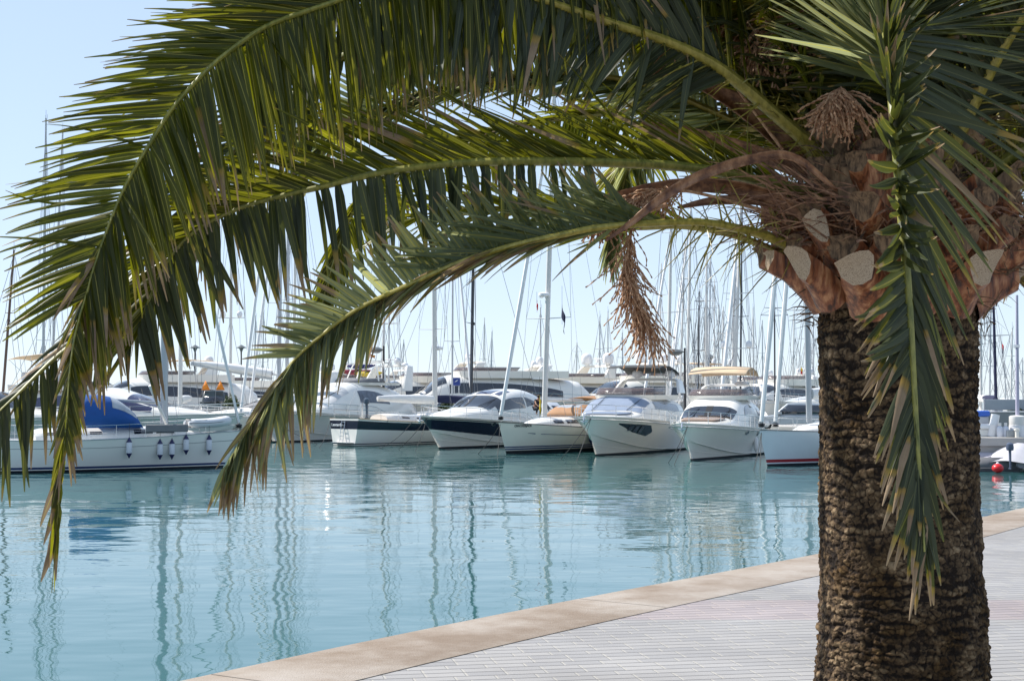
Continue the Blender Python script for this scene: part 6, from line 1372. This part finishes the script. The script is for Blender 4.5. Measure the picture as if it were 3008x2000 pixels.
# F10 small one hanging behind
frond([(2450, 350, 7.3), (2120, 262, 7.6), (1960, 300, 7.8), (1885, 400, 7.9), (1840, 520, 8.0), (1805, 650, 8.0), (1785, 745, 8.0)],
      [dict(n=70, s=(.4, 1), w=.026, keys=[(.4, (-.8, 0, .1), .28), (.7, (-.5, 0, -.85), .30), (1, (-.2, 0, -1), .2)], jit=.06), dict(n=70, s=(.4, 1), w=.026, keys=[(.4, (-.2, 0, -1), .28), (.7, (.25, 0, -1), .30), (1, (.2, 0, -1), .2)], jit=.06)],
      r=(.015, .003), leaf=LS, spines=False)
# F7 the frond that comes forward and hangs in front of the trunk
frond([(2650, 560, 6.4), (2650, 380, 6.2), (2625, 240, 5.9), (2610, 120, 5.55), (2610, 110, 5.25), (2620, 240, 5.02), (2635, 430, 4.9), (2650, 640, 4.83), (2668, 860, 4.78), (2682, 1080, 4.74), (2695, 1300, 4.7), (2708, 1480, 4.68), (2716, 1620, 4.66)],
      [dict(n=105, s=(.22, .98), w=.038, keys=[(.22, (.7, .1, .75), .55), (.33, (.95, -.05, .3), .6), (.42, (1, .05, -.12), .62), (.52, (.85, .1, -.55), .56), (.66, (.5, .1, -.9), .46), (.8, (.28, .05, -1), .36), (1, (.1, 0, -1), .24)], droop=[(0, .14)], jit=.05, dead=[(0, .12), (1, .25)], tw=.3, twj=.3),
       dict(mi=2, n=70, s=(.20, .42), w=.036, keys=[(.2, (-.8, .1, .35), .55), (.3, (-.55, 0, .85), .6), (.42, (-.2, -.2, 1), .5)], droop=[(0, .1)], jit=.07, tw=.2, twj=.25),
       dict(n=54, s=(.36, .80), w=.042, keys=[(.36, (-.15, -.9, .55), .30), (.5, (-.3, -.9, .2), .27), (.65, (-.35, -.85, -.2), .25), (.8, (-.6, -.5, -.5), .27)], droop=[(0, -.22)], jit=.16, dead=[(0, .2)], tw=0, twj=.4, fold=.5),
       dict(n=40, s=(.36, .72), w=.038, keys=[(.36, (.25, -.9, .6), .28), (.5, (.2, -.95, .25), .24), (.72, (.2, -.9, -.3), .2)], droop=[(0, -.22)], jit=.16, dead=[(0, .2)], tw=0, twj=.4, fold=.5),
       dict(n=42, s=(.74, .99), w=.034, keys=[(.74, (-.75, -.3, -.5), .26), (.85, (-.42, -.2, -.9), .30), (1, (-.12, 0, -1), .24)], droop=[(0, .3)], jit=.08, dead=[(0, .25), (1, .35)], twj=.4, fold=.4)],
      r=(.018, .003), leaf=LB, spines=False, seg=8)
# fronds filling the crown: radiating from the bud
def rfrond(az, el, L, bend, leafm, r=.022, zoff=.0, n=110, w=.034, ll=.45):
    a = R(az); p = Vector((TX, TD, CZ + .42 + zoff)) + Vector((math.cos(a), math.sin(a), 0)) * .16; e_ = R(el); pts = [p.copy()]
    K = 9
    for i in range(K):
        e_ -= bend / K * (0.5 + 1.0 * i / K); p = p + (Vector((math.cos(a), math.sin(a), 0)) * math.cos(e_) + Vector((0, 0, math.sin(e_)))) * L / K; pts.append(p.copy())
    sv = Vector((-math.sin(a), math.cos(a), 0)); f = Vector((math.cos(a), math.sin(a), 0))
    def dd(sg, up_, fw): return tuple(sv * sg * .8 + Vector((0, 0, up_)) + f * fw)
    lay = [dict(n=n, s=(.16, 1), w=w, keys=[(.16, dd(sg, .4, .35), ll * .8), (.5, dd(sg, -.1, .5), ll), (.8, dd(sg, -.5, .4), ll * .8), (1, dd(sg * .5, -.6, .7), ll * .5)], jit=.09, dead=D3, droop=[(0, .4)]) for sg in (-1, 1)]
    frond(pts, lay, r=(r, .004), leaf=leafm, rach=RACHY if rp.random() < .6 else RACH, world=True, seg=5, sp=(.04, .22))
for az, el, L, bend, lm in ((8, 34, 3.2, 1.3, LB), (-8, 62, 3.4, 1.7, LB), (30, 24, 3.0, 1.1, LG), (48, 50, 3.4, 1.6, LG), (70, 25, 3.2, 1.4, LB), (92, 58, 3.3, 1.6, LG), (112, 38, 3.0, 1.1, LG),
                           (135, 62, 3.2, 1.2, LB), (20, 76, 3.0, 1.3, LG), (150, 76, 3.0, 1.0, LG), (-28, 40, 3.0, 1.5, LB), (-20, 34, 2.8, 1.1, LG), (14, 26, 2.6, 1.0, LD), (60, 18, 2.4, .8, LD), (-45, 70, 2.8, 1.2, LG), (168, 80, 2.8, .8, LB), (85, 84, 2.6, .8, LG), (200, 82, 2.8, .9, LG), (2, 48, 3.2, 1.4, LG), (18, 40, 3.2, 1.2, LB), (38, 34, 3.2, 1.2, LB), (58, 40, 3.2, 1.2, LG), (28, 60, 3.2, 1.3, LB), (-12, 24, 3.0, 1.1, LG), (100, 70, 3.0, 1.0, LG), (125, 50, 2.8, .8, LB), (-60, 60, 2.4, .8, LB), (232, 80, 2.2, .5, LG), (258, 77, 2.2, .45, LB), (283, 80, 2.2, .4, LG), (312, 76, 2.4, .6, LB), (165, 58, 2.8, .8, LG), (190, 70, 2.6, .8, LG), (175, 66, 3.0, .9, LB)):
    rfrond(az, el, L, bend, lm)
# ---- spathes: brown boat-shaped bracts
def spathe(ctrl, w, cup=.5, name='spathe', m_=SPA, nrm=(0, -1, 0)):
    C = catmull([at(*p) for p in ctrl], 8); s = MB(); rings = []
    K = len(C)
    for i, c in enumerate(C):
        t = (C[min(i + 1, K - 1)] - C[max(i - 1, 0)]).normalized(); n = Vector(nrm); n = (n - t * n.dot(t)).normalized(); sd = t.cross(n); u = i / (K - 1)
        ww = w * .5 * (math.sin(math.pi * clip(u * .94 + .03))**.6) * (1 - .35 * u); ring = []
        for j in range(9):
            a = -1 + 2 * j / 8; ring.append(L_(c + sd * a * ww * (1 + .04 * rp.uniform(-1, 1)) + n * ((a * a - .5) * cup * ww)))
        rings.append(ring)
    s.loft(rings); s.build(name, m_, palm, solid=.005)
spathe([(2460, 560, 6.2), (2330, 462, 6.1), (2200, 470, 6.05), (2050, 520, 6.0), (1940, 585, 5.98), (1860, 650, 5.96), (1778, 708, 5.95)], .048)
spathe([(2420, 540, 6.5), (2300, 480, 6.5), (2180, 440, 6.5), (2060, 405, 6.5), (1950, 378, 6.5), (1845, 366, 6.5)], .10, nrm=(0, -.8, -.6))
spathe([(2470, 620, 6.75), (2330, 450, 6.7), (2200, 330, 6.7), (2080, 255, 6.7), (1950, 195, 6.7)], .10, nrm=(0, -1, 0))
spathe([(2500, 520, 6.8), (2440, 330, 6.75), (2340, 190, 6.7), (2200, 110, 6.7), (2080, 80, 6.7)], .15, nrm=(0, -1, 0), m_=BOOT)
spathe([(2380, 640, 6.3), (2250, 570, 6.3), (2080, 540, 6.3), (1940, 548, 6.3), (1820, 572, 6.3), (1740, 590, 6.3)], .10, nrm=(0, -.6, -.8))
spathe([(2420, 660, 6.4), (2280, 600, 6.35), (2120, 590, 6.3), (1990, 610, 6.3)], .07, nrm=(0, -.8, .6))
spathe([(2760, 480, 6.7), (2810, 250, 6.7), (2850, 60, 6.7), (2900, -100, 6.6)], .14, m_=BOOT)
spathe([(2850, 620, 6.8), (2900, 400, 6.9), (2950, 200, 6.9), (2990, 60, 6.9)], .12)
# ---- flower and fruit stalks with beaded strands
def cluster(stalk, mouth_dirs, n, L, spread, name='flower_stalk', back=.3, curve=(0, 0, -.5), rs=.0028, fr=(.55, 1.0)):
    C = catmull([at(*p) for p in stalk], 8); s = MB(); s.tube([L_(c) for c in C], [.014, .010, .005, .002], n=8, flat=.6)
    for k in range(n):
        u = rp.uniform(*fr); i = min(len(C) - 2, int(u * (len(C) - 1))); p = C[i]; T = (C[i + 1] - C[i]).normalized()
        d = (T * (1 - back) + Vector(mouth_dirs) * back + Vector((rp.gauss(0, spread), rp.gauss(0, spread), rp.gauss(0, spread * .6)))).normalized(); ln = L * rp.uniform(.55, 1.1); pts = [p]; K = 11
        for q in range(K):
            d = (d + Vector(curve) * (1.4 / K) + Vector((rp.gauss(0, .16), rp.gauss(0, .16), rp.gauss(0, .10)))).normalized(); pts.append(pts[-1] + d * ln / K)
        rr = []
        s.tube([L_(x) for x in pts], [rs * (1.8 if (i_ % 2) else .65) for i_ in range(K + 1)], n=4)
    s.build(name, STR, palm)
cluster([(1960, 600, 6.1), (1900, 625, 6.1), (1862, 660, 6.08), (1845, 720, 6.06), (1848, 800, 6.05), (1870, 880, 6.05), (1900, 950, 6.05)], (0, 0, -1), 260, .22, .30, fr=(.40, 1.0), rs=.0019)
cluster([(2560, 420, 6.3), (2500, 300, 6.2), (2470, 260, 6.15), (2430, 290, 6.1)], (-.1, -.3, -1), 230, .20, .50, name='fruit_stalk', curve=(0, 0, -.55), rs=.0032, fr=(.35, 1), back=.75)
cluster([(2500, 360, 6.7), (2380, 150, 6.6), (2320, 60, 6.6), (2270, 60, 6.6)], (0, -.3, -1), 360, .30, .45, name='fruit_stalk', curve=(0, 0, -1.0), rs=.0032, fr=(.3, 1))
cluster([(2800, 420, 6.8), (2790, 150, 6.7), (2760, 40, 6.7), (2740, 60, 6.6)], (0, -.3, -1), 240, .30, .5, name='fruit_stalk', curve=(0, 0, -1.0), rs=.0032, fr=(.3, 1))
cluster([(2900, 420, 6.8), (2930, 150, 6.7), (2940, 60, 6.7), (2960, 90, 6.6)], (0, -.3, -1), 240, .30, .5, name='fruit_stalk', curve=(0, 0, -1.0), rs=.0032, fr=(.3, 1))
cluster([(2300, 440, 6.6), (2120, 210, 6.6), (2020, 160, 6.55), (1960, 150, 6.5)], (-.5, -.3, -1), 200, .18, .5, name='flower_stalk', curve=(0, 0, -.8), rs=.0026, fr=(.5, 1))
cluster([(2250, 620, 6.3), (2000, 560, 6.25), (1850, 590, 6.2), (1750, 640, 6.2)], (-.6, -.3, -.6), 260, .16, .5, name='flower_stalk', curve=(0, 0, -.8), rs=.0026, fr=(.35, 1))
